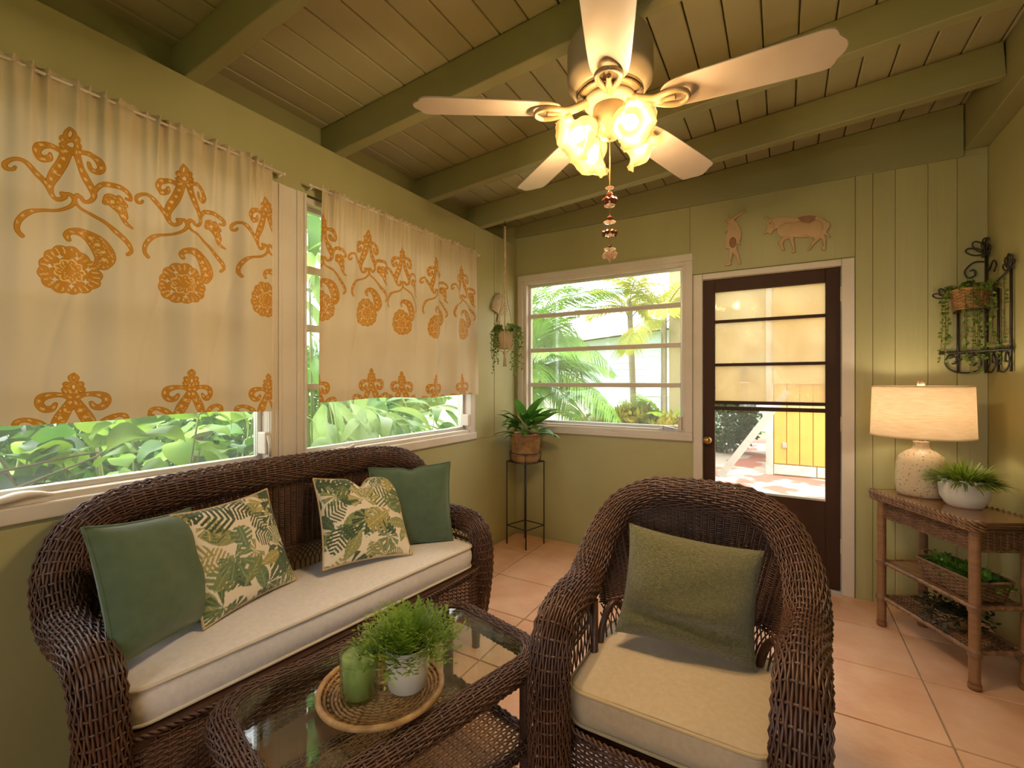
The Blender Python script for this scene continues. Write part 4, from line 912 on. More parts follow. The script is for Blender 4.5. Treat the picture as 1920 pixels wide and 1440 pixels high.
pillow('olive textured rectangular pillow on the wicker armchair', (1.735, 1.582, .625), (12.4, -17, 6.5), S_*1.01, S_*.84, .068, 'green_boucle', None, seed=5, n=40, fold=.02)

# ---------------------------------------------------------------- table lamp and console things
def speckle(name, a, b):
    m = mat(name, a, .45, b, 90., detail=2, lo=.60, hi=.66, bump=.1, bscale=120); return m
speckle('speckled_ceramic', '#c9b391', '#8a6d48')
mat('linen_shade', '#f3e6d2', .9, '#e6d3b6', 18., (1, 1, 14), trans=.55, bump=.2, bscale=60, bstretch=(1, 1, 12))
lp = CW(.085, .135, .7225)
lamp = thing('table_lamp', 'lit table lamp with speckled ceramic base and cream linen drum shade', 'lamp', lp)
obj('base', MB().lathe([(.001, 0), (.088, 0), (.099, .010), (.104, .05), (.105, .12), (.101, .17), (.088, .205), (.060, .228), (.040, .238), (.033, .250), (.031, .272), (.034, .278), (.020, .281), (.001, .281)], 44), 'speckled_ceramic', lamp, smooth=True)
obj('neck', MB().lathe([(.013, .28), (.013, .30), (.018, .302), (.018, .345), (.006, .35)], 16), 'brass', lamp, smooth=True)
sh = MB(); sh.lathe([(.210, .305), (.209, .32), (.202, .55), (.201, .566)], 64); so_ = obj('shade', sh, 'linen_shade', lamp, smooth=True); so_.modifiers.new('s', 'SOLIDIFY').thickness = .002
obj('shade_trim', MB().tube([(.2105*math.cos(a), .2105*math.sin(a), .307) for a in np.arange(64)*2*math.pi/64], .003, 6, closed=True), 'linen_shade', lamp, smooth=True)
obj('shade_trim', MB().tube([(.2015*math.cos(a), .2015*math.sin(a), .565) for a in np.arange(64)*2*math.pi/64], .003, 6, closed=True), 'linen_shade', lamp, smooth=True)
sp = MB(); [sp.tube([(0, 0, .56), (.2*math.cos(a), .2*math.sin(a), .56)], .002, 6) for a in (0, 2.09, 4.19)]; sp.tube([(0, 0, .345), (0, 0, .57)], .003, 6); obj('spider', sp, 'brass', lamp)
obj('finial', MB().lathe([(.008, .567), (.016, .57), (.016, .588), (.012, .592), (.001, .592)], 16), 'speckled_ceramic', lamp, smooth=True)
obj('bulb', MB().sphere((0, 0, .41), .03), 'bulb_glow', lamp, smooth=True)
ld = bpy.data.lights.new('lamp_light', 'POINT'); ld.energy = LAMP_W; ld.color = (1, .83, .60); ld.shadow_soft_size = .04
lo = bpy.data.objects.new('lamp_light', ld); COL.objects.link(lo); lo.parent = lamp; lo.location = (0, 0, .455)
p2 = thing('potted_plant', 'grassy green plant in a low white bowl pot beside the table lamp', 'potted plant', CW(.300, .155, .7225), group='potted plants')
pot(p2, 'pot', [(.001, 0), (.058, 0), (.064, .006), (.070, .012), (.088, .045), (.093, .09), (.095, .128), (.093, .132), (.088, .130), (.086, .11)], 'white_ceramic', .086, .115)
obj('groove', MB().lathe([(.0943, .098), (.0935, .100), (.0945, .102)], 40), 'white_ceramic', p2, smooth=True)
blades('foliage', 'leaf_fern2', p2, 620, (0, 0, .115), .078, 1, .105, .011, np.random.default_rng(2), (.1, 1.1), (16, 88), 5, 0)
bk = thing('planter_basket', 'long wicker basket of green leaves on the middle shelf of the console table', 'planter', CW(.335, .112, .351), math.atan2(cu.y, cu.x))
w = Wick(); ov = rrect(.135, .072, .03, 6); ov = resample(np.c_[np.r_[ov, ov[:1]], np.zeros(len(ov)+1)], n=73); rows = np.arange(.006, .088, .0085)
P = np.stack([np.c_[ov[:, :2]*(1+.20*z/.09), np.full(len(ov), z)] for z in rows]); w.sheet(P, rw=.0045, rn=.003, amp=.0035)
link('basket', w.mesh('basket'), 'basket_brown', bk, kind='stuff'); obj('base', MB().box(-.13, -.068, .001, .13, .068, .006), 'cane', bk)
obj('basket_rim', MB().tube(np.c_[ov[:-1, :2]*1.21, np.full(72, .092)], .006, 8, closed=True), 'basket_brown', bk, smooth=True)
obj('liner', MB().box(-.135, -.068, .006, .135, .068, .075), 'soil', bk, bevel=.02)
for s in (-1, 1): obj('handle', MB().tube(catmull([(s*.162, -.03, .09), (s*.19, -.02, .105), (s*.192, .02, .105), (s*.162, .03, .09)], 6), .005, 8), 'basket_brown', bk, smooth=True)
for k in range(7): blades('foliage', 'leaf_moss', bk, 40, (-.12+.04*k, .0, .075), .04, 1, .06, .003, np.random.default_rng(10+k), (.3, 1.), (10, 88), 3, 7, .011, .016)
p3 = thing('potted_plant', 'small dark leaved plant in a tan pot on the bottom shelf of the console table', 'potted plant', CW(.285, .115, .1605), group='potted plants')
pot(p3, 'pot', [(.001, 0), (.062, 0), (.068, .006), (.074, .06), (.073, .066), (.068, .064)], 'pot_rough', .067, .055)
blades('foliage', 'leaf_dark', p3, 90, (0, 0, .055), .05, 1, .12, .004, np.random.default_rng(3), (.5, 1.5), (8, 80), 4, 6, .012, .020)
cdm = thing('lamp_cord', 'thin dark cord hanging behind the console table on the right wall', 'cord', (2.94, 2.95, 0))
obj('cord', MB().tube(catmull([(.012, .0, .62), (.014, -.01, .45), (.0, -.05, .30), (.014, -.02, .18), (.002, -.06, .05), (-.02, -.08, .006)], 8), .003, 6), 'iron', cdm, smooth=True)

# ---------------------------------------------------------------- plant stand with basket plant
SC = Vector((.205, 3.262)); rt = Vector((.8616, .5075)); fw = Vector((-.5075, .8616))
st = thing('plant_stand', 'thin black iron plant stand in the corner beside the back window', 'plant stand', (SC.x, SC.y, 0))
cor = [-rt*.150, -fw*.150, rt*.150, fw*.135]
for c_ in cor: obj('leg', MB().tube([(c_.x, c_.y, 0), (c_.x, c_.y, .67), ], .0052, 8), 'iron', st, smooth=True)
for z in (.15, .668):
    for i in range(4): a, b = cor[i], cor[(i+1) % 4]; obj('stretcher', MB().tube([(a.x, a.y, z), (b.x, b.y, z)], .0045, 8), 'iron', st, smooth=True)
for z, r_ in ((.668, .118), (.742, .128)): obj('ring', MB().tube([(r_*math.cos(a), r_*math.sin(a), z) for a in np.arange(32)*2*math.pi/32], .004, 6, closed=True), 'iron', st, smooth=True)
for k in range(2): d = cor[k]; obj('cross_bar', MB().tube([(-d.x, -d.y, .668), (d.x, d.y, .668)], .0045, 8), 'iron', st, smooth=True)
for k in range(4): a = k*math.pi/2+.5; obj('ring_strut', MB().tube([(.118*math.cos(a), .118*math.sin(a), .668), (.128*math.cos(a), .128*math.sin(a), .742)], .003, 6), 'iron', st, smooth=True)
p4 = thing('potted_plant', 'broad leaved green plant in a woven basket on the iron plant stand', 'potted plant', (SC.x, SC.y, .6735), group='potted plants')
basket_pot(p4, .100, .119, .215, .022, .0085, 'basket'); obj('soil', MB().lathe([(.001, .196), (.08, .195), (.108, .19)], 24), 'soil', p4, smooth=True)
lm = [leaf_mesh('leaf', L_, W_, fold=f_, droop=d_, wave=.05) for L_, W_, f_, d_ in ((.20, .034, .25, .6), (.17, .030, .3, .9), (.23, .040, .2, .4))]
rg = random.Random(4)
for k in range(58):
    u = (k+.5)/58; az = k*2.399 if u < .25 else R(-45)+R(125)*math.sin(k*1.7)+rg.uniform(-.2, .2); el_ = R(80-72*u+rg.uniform(-8, 8)); stl = rg.uniform(.08, .17)*(1.15-u*.5)
    b0 = Vector((.035*math.cos(az)*u, .035*math.sin(az)*u, .193)); q = b0+Vector((math.cos(az)*math.cos(el_), math.sin(az)*math.cos(el_), math.sin(el_)))*stl
    e2 = el_*.75; s_ = rg.uniform(.85, 1.15)*(1.2 if u < .55 else 1.)
    tip = lambda s: (SC.x+q.x+math.cos(az)*.25*s*math.cos(e2*.6), SC.y+q.y+math.sin(az)*.25*s*math.cos(e2*.6))
    while s_ > .25 and (tip(s_)[0] < .05 or tip(s_)[1] > 3.40): s_ *= .85
    if SC.y+q.y > 3.40: continue
    lf = link('leaf', lm[k % 3], 'leaf_deep', p4, q, (rg.uniform(-.3, .3), -e2, az)); lf.scale = (s_, s_, s_); lf.rotation_mode = 'XYZ'
sm = MB()
for k in range(20): az = k*2.4; sm.tube([(.02*math.cos(az), .02*math.sin(az), .19), (.035*math.cos(az), .035*math.sin(az), .25), (.055*math.cos(az), .055*math.sin(az), .29)], .0025, 5)
obj('stems', sm, 'stem', p4, smooth=True)

# ---------------------------------------------------------------- hanging plant in a macrame hanger
mat('macrame', '#c8b48e', .9, '#b39c74', 60., bump=.5, bscale=200); mat('tan_pot', '#b7a27c', .75, '#a8926b', 12., bump=.2, bscale=60)
HX, HY, HZ = .215, 2.925, 1.555
mh = thing('macrame_hanger', 'cream macrame cord hanger tied to the last rafter by the corner', 'plant hanger', (HX, HY, HZ))
zt_ = RZ(HX)-HZ
obj('hook', MB().tube([(0, 0, zt_-.0), (0, 0, zt_-.02), (.008, 0, zt_-.032), (0, 0, zt_-.042)], .0025, 6), 'iron', mh, smooth=True)
ropes = MB()
for k in range(4):
    a = k*math.pi/2+.5; c_, s_ = math.cos(a), math.sin(a)
    obj('cord', MB().tube(catmull([(.004*c_, .004*s_, zt_-.04), (.007*c_, .007*s_, .60), (.018*c_, .018*s_, .38), (.050*c_, .050*s_, .22), (.070*c_, .070*s_, .13), (.060*c_, .060*s_, .02), (.02*c_, .02*s_, -.018), (.003*c_, .003*s_, -.03)], 6), .0036, 6), 'macrame', mh, smooth=True)
obj('knot', MB().sphere((0, 0, .70), .012, sc=(1, 1, 2.6)), 'macrame', mh, smooth=True); obj('knot', MB().sphere((0, 0, -.032), .014, sc=(1, 1, 1.4)), 'macrame', mh, smooth=True)
ts = MB()
for k in range(14): a = k*2.4; ts.tube([(.004*math.cos(a), .004*math.sin(a), -.04), (.010*math.cos(a), .010*math.sin(a), -.09), (.012*math.cos(a+.4), .012*math.sin(a+.4), -.13)], .0018, 5)
obj('tassel', ts, 'macrame', mh, smooth=True)
p5 = thing('potted_plant', 'trailing green plant in a tan pot held by the macrame hanger', 'potted plant', (HX, HY, HZ), group='potted plants')
pot(p5, 'pot', [(.001, 0), (.040, 0), (.047, .006), (.060, .10), (.063, .125), (.061, .129), (.057, .127)], 'tan_pot', .056, .115)
rg3 = np.random.default_rng(5); V = []; Q = []; o_ = 0; vine = MB()
for i in range(34):
    sd_ = i % 2; az = R(30.5)+math.pi*sd_+rg3.normal(0, .55) if i < 24 else rg3.uniform(0, 2*math.pi); dn = rg3.uniform(.08, .30) if i < 14 else (rg3.uniform(.0, .10) if i < 24 else -.03); ou = rg3.uniform(.06, .11)
    if math.cos(az) < -.3: ou *= .8
    C = catmull([(.04*math.cos(az), .04*math.sin(az), .12), (ou*.8*math.cos(az), ou*.8*math.sin(az), .175), (ou*1.15*math.cos(az), ou*1.15*math.sin(az), .13), (ou*1.2*math.cos(az+.1), ou*1.2*math.sin(az+.1), .10-dn*.6), (ou*1.15*math.cos(az), ou*1.15*math.sin(az), .10-dn)], 5)
    vine.tube(C, .0013, 4, caps=False)
    for q in resample(C, .010)[1:]:
        d = rg3.normal(size=3); d[2] *= .5; d /= np.linalg.norm(d); s = np.cross(d, rg3.normal(size=3)); s /= np.linalg.norm(s); L_ = rg3.uniform(.014, .024); W_ = L_*.42
        V.append(np.array([q, q+d*L_*.5+s*W_, q+d*L_, q+d*L_*.5-s*W_])); Q.append((o_, o_+1, o_+2, o_+3)); o_ += 4
link('foliage', npmesh('foliage', np.concatenate(V), Q, False), 'leaf_ivy', p5, kind='stuff'); obj('vines', vine, 'stem', p5, smooth=True)
mo_ = thing('macrame_leaf', 'cream macrame leaf ornament on the left wall above the hanging plant', 'wall ornament', (.006, 3.165, 1.83))
fr_ = MB()
for k in range(15):
    a = R(-75+150*k/14); L_ = .175*(1-.25*abs(math.sin(a))); P = catmull([(.004, 0, .03), (.018, .5*L_*math.sin(a), .03+.5*L_*math.cos(a)), (.012, L_*math.sin(a), .03+L_*math.cos(a))], 5)
    obj('frond', MB().tube(P, [.006]+[.013]*(len(P)-2)+[.004], 6, flat=.6), 'macrame', mo_, smooth=True)
obj('spine', MB().tube([(.012, 0, -.04), (.016, 0, .08), (.012, 0, .16)], .006, 8), 'macrame', mo_, smooth=True)
for k in range(7): a = R(150+60*k/6); obj('frond', MB().tube([(.006, 0, .02), (.014, .05*math.sin(a), .02+.06*math.cos(a))], [.008, .005], 6), 'macrame', mo_, smooth=True)

# ---------------------------------------------------------------- relief figures above the door
COW = [(1.896,2.293),(1.909,2.298),(1.913,2.322),(1.911,2.347),(1.922,2.36),(1.898,2.386),(1.895,2.39),(1.902,2.387),(1.926,2.364),(1.911,2.391),(1.913,2.392),(1.939,2.362),(1.96,2.373),(1.994,2.373),(2.035,2.362),(2.076,2.352),(2.108,2.353),(2.144,2.353),(2.184,2.342),(2.219,2.319),(2.236,2.302),(2.249,2.293),(2.254,2.278),(2.249,2.26),(2.238,2.246),(2.234,2.235),(2.253,2.204),(2.249,2.2),(2.228,2.222),(2.223,2.218),(2.232,2.189),(2.228,2.157),(2.229,2.133),(2.223,2.124),(2.209,2.132),(2.211,2.145),(2.219,2.154),(2.213,2.196),(2.203,2.203),(2.18,2.183),(2.16,2.158),(2.148,2.138),(2.136,2.137),(2.14,2.146),(2.152,2.168),(2.172,2.198),(2.156,2.224),(2.124,2.22),(2.092,2.225),(2.064,2.232),(2.06,2.221),(2.064,2.182),(2.07,2.138),(2.056,2.131),(2.052,2.138),(2.058,2.154),(2.047,2.194),(2.039,2.229),(2.014,2.223),(2.004,2.21),(2.002,2.191),(2.01,2.161),(2.004,2.153),(1.996,2.16),(1.985,2.189),(1.976,2.207),(1.981,2.218),(2.002,2.239),(2.004,2.258),(1.989,2.29),(1.964,2.301),(1.947,2.292),(1.939,2.274),(1.926,2.275),(1.919,2.287),(1.9,2.28),(1.894,2.286)]
MAN = [(1.674,2.399),(1.666,2.404),(1.686,2.404),(1.686,2.422),(1.679,2.442),(1.682,2.448),(1.692,2.421),(1.704,2.411),(1.781,2.458),(1.792,2.457),(1.79,2.446),(1.741,2.423),(1.718,2.401),(1.736,2.383),(1.752,2.35),(1.761,2.313),(1.761,2.278),(1.752,2.249),(1.761,2.227),(1.754,2.228),(1.734,2.242),(1.731,2.206),(1.743,2.18),(1.752,2.148),(1.756,2.112),(1.763,2.101),(1.743,2.103),(1.738,2.135),(1.725,2.162),(1.709,2.184),(1.704,2.155),(1.697,2.125),(1.702,2.109),(1.692,2.098),(1.66,2.102),(1.655,2.113),(1.681,2.114),(1.686,2.126),(1.69,2.177),(1.688,2.213),(1.679,2.214),(1.667,2.221),(1.662,2.252),(1.665,2.283),(1.674,2.307),(1.679,2.342),(1.665,2.324),(1.676,2.363),(1.686,2.382)]
mat('carved_wood', '#b8976f', .6, '#b08f66', 14., bump=.15, bscale=40); mat('carved_brown', '#7d5636', .6, '#8f6642', 20.)
def relief(name, pts, m, parent, y, th, bev):
    """outline filled and extruded along y with a rounded edge"""
    cv = bpy.data.curves.new(name, 'CURVE'); cv.dimensions = '2D'; cv.fill_mode = 'BOTH'; s = cv.splines.new('POLY'); P = np.array(pts); s.points.add(len(P)-1)
    for i, (a, b) in enumerate(P): s.points[i].co = (a, b, 0, 1)
    s.use_cyclic_u = True; cv.extrude = th/2-bev; cv.bevel_depth = bev; cv.bevel_resolution = 2; cv.offset = -bev*.8
    tmp = bpy.data.objects.new(name, cv); COL.objects.link(tmp); dg = bpy.context.evaluated_depsgraph_get(); me = bpy.data.meshes.new_from_object(tmp.evaluated_get(dg)); bpy.data.objects.remove(tmp)
    me.transform(Matrix.Rotation(R(90), 4, 'X')); me.materials.clear()
    o = link(name, me, m, parent); o.location = (0, y, 0); return o
cx0, cz0 = 2.07, 2.13; cow = thing('bull_relief', 'carved walking bull plaque with a brown saddle patch above the door', 'wall art', (cx0, YB-.014, cz0), group='carved relief figures')
relief('body', smooth_pts := [(a-cx0, b-cz0) for a, b in COW], 'carved_wood', cow, -.010, .020, .004)
relief('saddle_patch', [(a-cx0, b-cz0) for a, b in ((2.082, 2.350), (2.108, 2.353), (2.144, 2.353), (2.178, 2.342), (2.172, 2.315), (2.150, 2.303), (2.115, 2.310), (2.098, 2.328))], 'carved_brown', cow, -.0205, .005, .0015)
bel = MB(); bel.sphere((-.045, -.018, .155), .05, 18, 10, (1.15, .16, .95)); bel.sphere((.10, -.017, .140), .055, 18, 10, (.95, .16, 1.05)); bel.sphere((.02, -.017, .150), .06, 18, 10, (1.5, .15, .85)); bel.sphere((-.135, -.017, .19), .026, 14, 8, (.9, .3, 1.5))
obj('relief_shaping', bel, 'carved_wood', cow, smooth=True)
obj('horn', MB().tube([(-.146, -.012, .235), (-.165, -.016, .255)], [.004, .0015], 6), 'carved_wood', cow); obj('eye', MB().sphere((-.140, -.0245, .208), .004), 'carved_brown', cow)
mx0, mz0 = 1.705, 2.10; man = thing('figure_relief', 'carved walking figure in a hat carrying a pole on the shoulder, above the door', 'wall art', (mx0, YB-.014, mz0), group='carved relief figures')
relief('body', [(a-mx0, b-mz0) for a, b in MAN], 'carved_wood', man, -.010, .020, .0025)
obj('hat', MB().sphere((-.008, -.014, .312), .020, 14, 8, (1.5, .35, .55)), 'carved_wood', man, smooth=True)
to = MB(); to.sphere((.012, -.012, .225), .032, 14, 10, (.85, .3, 1.6)); to.sphere((.022, -.012, .105), .015, 12, 8, (.8, .4, 2.6)); to.sphere((-.004, -.012, .07), .012, 12, 8, (.8, .4, 3.0)); obj('relief_shaping', to, 'carved_wood', man, smooth=True)
obj('trousers', MB().sphere((.006, -.019, .15), .022, 12, 8, (1., .35, 1.7)), 'carved_brown', man, smooth=True)
obj('pole', MB().tube([(-.02, -.018, .30), (.085, -.016, .357)], .0045, 6), 'carved_wood', man)

# ---------------------------------------------------------------- corner rack with ivy basket
KX, KY, KZ = XR-.012, YB-.022, 1.36
rk = thing('corner_rack', 'black wrought iron scroll rack fitted into the right corner', 'wall rack', (KX, KY, KZ))
def ir(nm, pts, r=.0042, cm=True, n=8): return obj(nm, MB().tube(catmull(pts, 7) if cm and len(pts) > 2 else pts, r, n), 'iron', rk, smooth=True)
ir('post', [(0, 0, .0), (0, 0, .70)], .006); ir('post', [(-.112, 0, .0), (-.112, 0, .42)], .006)
ir('post', [(0, -.165, .0), (0, -.165, .43)], .006); ir('post', [(0, -.315, .0), (0, -.315, .53)], .006)
for z in (.105, .118): ir('cross_bar', [(-.19, 0, z), (0, 0, z)], .0038); ir('cross_bar', [(0, 0, z), (0, -.33, z)], .0038)
ir('cross_bar', [(0, 0, .44), (0, -.33, .50)], .0045); ir('cross_bar', [(-.19, 0, .435), (0, 0, .445)], .004)
ir('shelf_edge', [(-.19, 0, .108), (-.14, -.16, .108), (-.06, -.27, .108), (0, -.33, .108)], .005); ir('shelf_edge', [(-.13, 0, .33), (-.10, -.09, .33), (0, -.165, .33)], .0045)
for k in range(4): ir('shelf_bar', [(-.04*(k+1), 0, .106), (-.04*(k+1)*.8, -.27+.05*k, .106)], .003)
def scroll(f, a, b, nm='scroll'):   # f maps (s along wall, z) to 3-D
    P = [f(a+(b-a)*.12, .055), f(a+(b-a)*.2, .04), f(a+(b-a)*.32, .05), f(a+(b-a)*.33, .08), f(a+(b-a)*.12, .095), f(a, .06), f(a+(b-a)*.10, .012), f(a+(b-a)*.5, .0), f(a+(b-a)*.85, .02), f(a+(b-a)*.98, .06), f(a+(b-a)*.85, .095), f(a+(b-a)*.68, .085), f(a+(b-a)*.68, .055), f(a+(b-a)*.80, .05)]
    ir(nm, P, .0042)
scroll(lambda s, z: (-s, -.006, z), .02, .17); scroll(lambda s, z: (-.006, -s, z), .02, .15); scroll(lambda s, z: (-.006, -s, z), .17, .32)
ir('scroll', [(-.06, -.006, .06), (-.08, -.006, .085), (-.105, -.006, .07), (-.12, -.006, .09), (-.15, -.006, .08)], .0035)
def flower(c, ux, sz, n, up=1.):
    """loops of bent wire"""
    c = np.array(c); ux = np.array(ux, float); uz = np.array([0, 0, 1.])
    for k in range(n):
        a = R(-70+140*k/(n-1)) if n > 1 else 0; d = math.sin(a)*ux+math.cos(a)*uz*up; s = math.cos(a)*ux-math.sin(a)*uz
        ir('petal', [c, c+d*sz*.5+s*sz*.22, c+d*sz*.95+s*sz*.12, c+d*sz*.95-s*sz*.12, c+d*sz*.5-s*sz*.22, c], .0035)
flower((-.002, -.012, .64), (-1, .0, 0), .085, 5); flower((-.012, -.02, .63), (0, -1, 0), .085, 4)
flower((-.165, -.004, .42), (-1, 0, 0), .055, 4); flower((-.004, -.30, .50), (0, -1, 0), .07, 5)
ir('scroll', [(-.01, -.006, .60), (-.05, -.006, .60), (-.085, -.006, .56), (-.075, -.006, .52), (-.045, -.006, .53), (-.05, -.006, .56), (-.065, -.006, .555)], .0038)
ir('scroll', [(-.006, -.01, .58), (-.006, -.06, .54), (-.006, -.12, .58), (-.006, -.16, .55), (-.006, -.13, .52)], .0038)
p6 = thing('potted_plant', 'ivy trailing from a woven basket on the corner iron rack', 'potted plant', (KX-.083, KY-.085, KZ+.3355), group='potted plants')
basket_pot(p6, .062, .078, .105, .02, .008, 'basket'); obj('soil', MB().lathe([(.001, .09), (.06, .089), (.069, .085)], 20), 'soil', p6, smooth=True)
rg4 = np.random.default_rng(9); V = []; Q = []; o_ = 0; vine = MB()
def ivy_leaf(q, L_):
    global o_
    d = rg4.normal(size=3); d[2] = -abs(d[2])*.6; d /= np.linalg.norm(d); s = np.cross(d, rg4.normal(size=3)); s /= np.linalg.norm(s)
    V.append(np.array([q, q+d*L_*.35+s*L_*.5, q+d*L_, q+d*L_*.35-s*L_*.5])); Q.append((o_, o_+1, o_+2, o_+3)); o_ += 4
for (ex, ey, dn, cnt) in ((-.10, -.01, .28, 2), (-.085, -.03, .20, 2), (-.02, -.065, .34, 2), (.012, -.075, .38, 3), (.03, -.06, .30, 2), (.05, -.13, .25, 2), (.055, -.18, .30, 1)):
    for k in range(cnt):
        e_ = np.array([ex, ey])+rg4.normal(0, .012, 2); e_[0] = min(e_[0], .065)
        C = catmull([(e_[0]*.4, e_[1]*.4, .09), (e_[0]*.9, e_[1]*.9, .13), (e_[0]*1.05, e_[1]*1.05, .08), (e_[0]*1.05, e_[1]*1.05, .0-dn*.4), (e_[0]+rg4.normal(0, .01), e_[1], -dn*rg4.uniform(.8, 1.0))], 6)
        vine.tube(C, .0012, 4, caps=False)
        for q in resample(C, .019)[1:]: ivy_leaf(q, rg4.uniform(.016, .026))
for k in range(170):
    a = rg4.uniform(0, 6.28); r_ = rg4.uniform(0, .085); q = np.array([min(r_*math.cos(a), .07), min(r_*math.sin(a), .07), .10+rg4.uniform(0, .06)*(1-r_/.1)]); ivy_leaf(q, rg4.uniform(.022, .036))
V = np.concatenate(V); V[:, 0] = np.minimum(V[:, 0], .088+.002*np.sin(V[:, 2]*90)); V[:, 1] = np.minimum(V[:, 1], .098)
link('foliage', npmesh('foliage', V, Q, False), 'leaf_ivy', p6, kind='stuff'); obj('vines', vine, 'vine', p6, smooth=True)

# ---------------------------------------------------------------- outdoors
GZ = -.15
mat('lawn', '#8fa055', .95, '#b4b878', 1.2, bump=.6, bscale=60, coords='World'); 
mat('patio', '#b3a999', .85, '#9f6250', 1.6, bump=.3, bscale=30, coords='World', lo=.50, hi=.53, detail=7)
mat('yellow_paint', '#c9963a', .7, '#be8a30', 4., bump=.2, bscale=40, coords='World', rnd=.04)
mat('weathered_white', '#bdb7ac', .8, '#a59d8e', 6., coords='World'); mat('stucco', '#a5966c', .95, '#756c46', 2.4, bump=.4, bscale=50, coords='World', lo=.5, hi=.75, detail=7)
mat('stucco_peach', '#b0925c', .95, '#a5854e', 1.5, bump=.3, bscale=50, coords='World'); mat('grey_board', '#a59d8e', .85, '#8d8576', 5., (1, 1, 8))
mat('siding', '#9fb0a8', .8, '#94a69e', 3., coords='World', rnd=.02); mat('roof_white', '#e3e3df', .8); mat('bark', '#a89a7e', .9, '#8c7f66', 10., (1, 1, 4), bump=.5, bscale=30)
leafmat('leaf_lime', '#6f9a1c', '#97b536', .4, .45, 5.); leafmat('leaf_mid', '#3f7020', '#5f8a2c', .4, .4, 6.); leafmat('leaf_darkgreen', '#24451a', '#3c5c26', .3, .4, 6.)  # leaf greens, from lime to dark
leafmat('leaf_pale', '#6f9440', '#9fb866', .45, .35, 5.); leafmat('leaf_palm', '#4f7d24', '#789a34', .35); leafmat('leaf_gold', '#a9a026', '#8a9c2c', .4); leafmat('leaf_croton', '#a8902a', '#647f2a', .35, scale=3.)
lawn = obj('lawn', B(-40, -15, GZ-.1, 40, 60, GZ), 'lawn'); tag(lawn, 'pale sunlit lawn outside the windows', 'lawn', kind='structure')
pt = obj('patio', B(.75, YB+.13, GZ+.001, 7, 13, GZ+.05), 'patio'); tag(pt, 'concrete patio with worn red paint outside the door', 'patio', kind='structure')
# yellow shed seen through the door
SX, SY, SZ = 1.83, 8.0, GZ+.05
shd = thing('yellow_shed', 'yellow plank shed with a white corner post seen through the door', 'shed', (SX, SY, SZ))
obj('wall', B(0, .03, 0, 4.2, 3.0, 3.6), 'yellow_paint', shd)
pm = B(0, 0, 0, .158, .03, 2.95).mesh('plank')
for k in range(24): link('plank', pm, 'yellow_paint', shd, (.06+.166*k, .0, .18), bevel=.006)
obj('corner_post', B(-.05, -.015, 0, .05, .06, 3.2), 'weathered_white', shd, bevel=.006)
for k in range(4): obj('base_board', B(.055+.55*k, -.012, .02, .055+.55*k+.54, .03, .165), 'weathered_white', shd, bevel=.005)
obj('outlet', B(.165, -.03, .42, .225, 0, .50), 'grey_board', shd, bevel=.008)
obj('upper_wall', B(.05, -.05, 1.38, 4.2, .03, 3.6), 'stucco_peach', shd)
hd = obj('stucco_wall', B(.35, SY+.02, SZ+1.08, SX-.05, SY+.2, 3.9), 'stucco'); tag(hd, 'mildewed tan stucco wall above the open passage beside the shed', 'wall')
hp = obj('stucco_pier', B(.35, SY+.02, SZ, .62, SY+.2, SZ+1.08), 'stucco'); tag(hp, 'tan stucco pier carrying the wall beside the shed', 'pier')
ln = thing('wall_lantern', 'small metal lantern on the tan stucco wall outside', 'lantern', (1.50, SY+.02, 1.36))
obj('plate', B(-.05, -.02, -.02, .05, 0, .18), 'grey_board', ln); obj('cage', frame_boxes(MB(), 'x', -.06, .06, -.05, .12, .016, -.11, -.03), 'iron', ln); obj('cap', MB().lathe([(.07, .12), (.03, .16), (.001, .18)], 4, (0, -.07, 0)), 'iron', ln); obj('base', B(-.07, -.12, -.07, .07, -.02, -.05), 'weathered_white', ln)
lb = obj('leaning_board', B(-.05, -.02, 0, .05, .02, 1.55), 'grey_board'); lb.location = (1.20, 7.45, SZ); lb.rotation_euler = (R(-6), R(34), 0); tag(lb, 'weathered grey board leaning in the passage beside the shed', 'board')
def bush(name, label, cat, loc, n, rx, ry, rz_, L, W, m, seed, group=None, z0=0., kind='foliage'):
    """dense shrub of many small leaves"""
    r = np.random.default_rng(seed); t = thing(name, label, cat, loc, group=group)
    d = r.normal(size=(n, 3)); d /= np.linalg.norm(d, axis=1)[:, None]; rad = r.uniform(.35, 1, n)**.5; c = d*rad[:, None]*np.array([rx, ry, rz_])+np.array([0, 0, z0+rz_]); c[:, 2] = np.maximum(c[:, 2], .05)
    a = d*.6+r.normal(size=(n, 3))*.5+np.array([0, 0, .15]); a /= np.linalg.norm(a, axis=1)[:, None]; s = np.cross(a, r.normal(size=(n, 3))); s /= np.linalg.norm(s, axis=1)[:, None]; l = L*r.uniform(.6, 1.3, n)[:, None]; nn = np.cross(a, s)
    V = np.stack([c, c+a*l*.45+s*W-nn*l*.05, c+a*l-nn*l*.2, c+a*l*.45-s*W-nn*l*.05], 1); link('foliage', npmesh('foliage', V, np.arange(n*4).reshape(-1, 4), False), m, t, kind='stuff')
    st_ = MB()
    for k in range(6): q = r.normal(size=2)*.3; st_.tube([(q[0]*rx*.3, q[1]*ry*.3, 0), (q[0]*rx, q[1]*ry, z0+rz_*1.2)], [.02, .008], 6)
    obj('stems', st_, 'bark', t, smooth=True); return t
bush('shrub', 'dark green shrub in the passage beyond the shed', 'shrub', (.78, 10.2, SZ), 3800, .88, .5, .62, .11, .03, 'leaf_darkgreen', 1, 'garden shrubs')
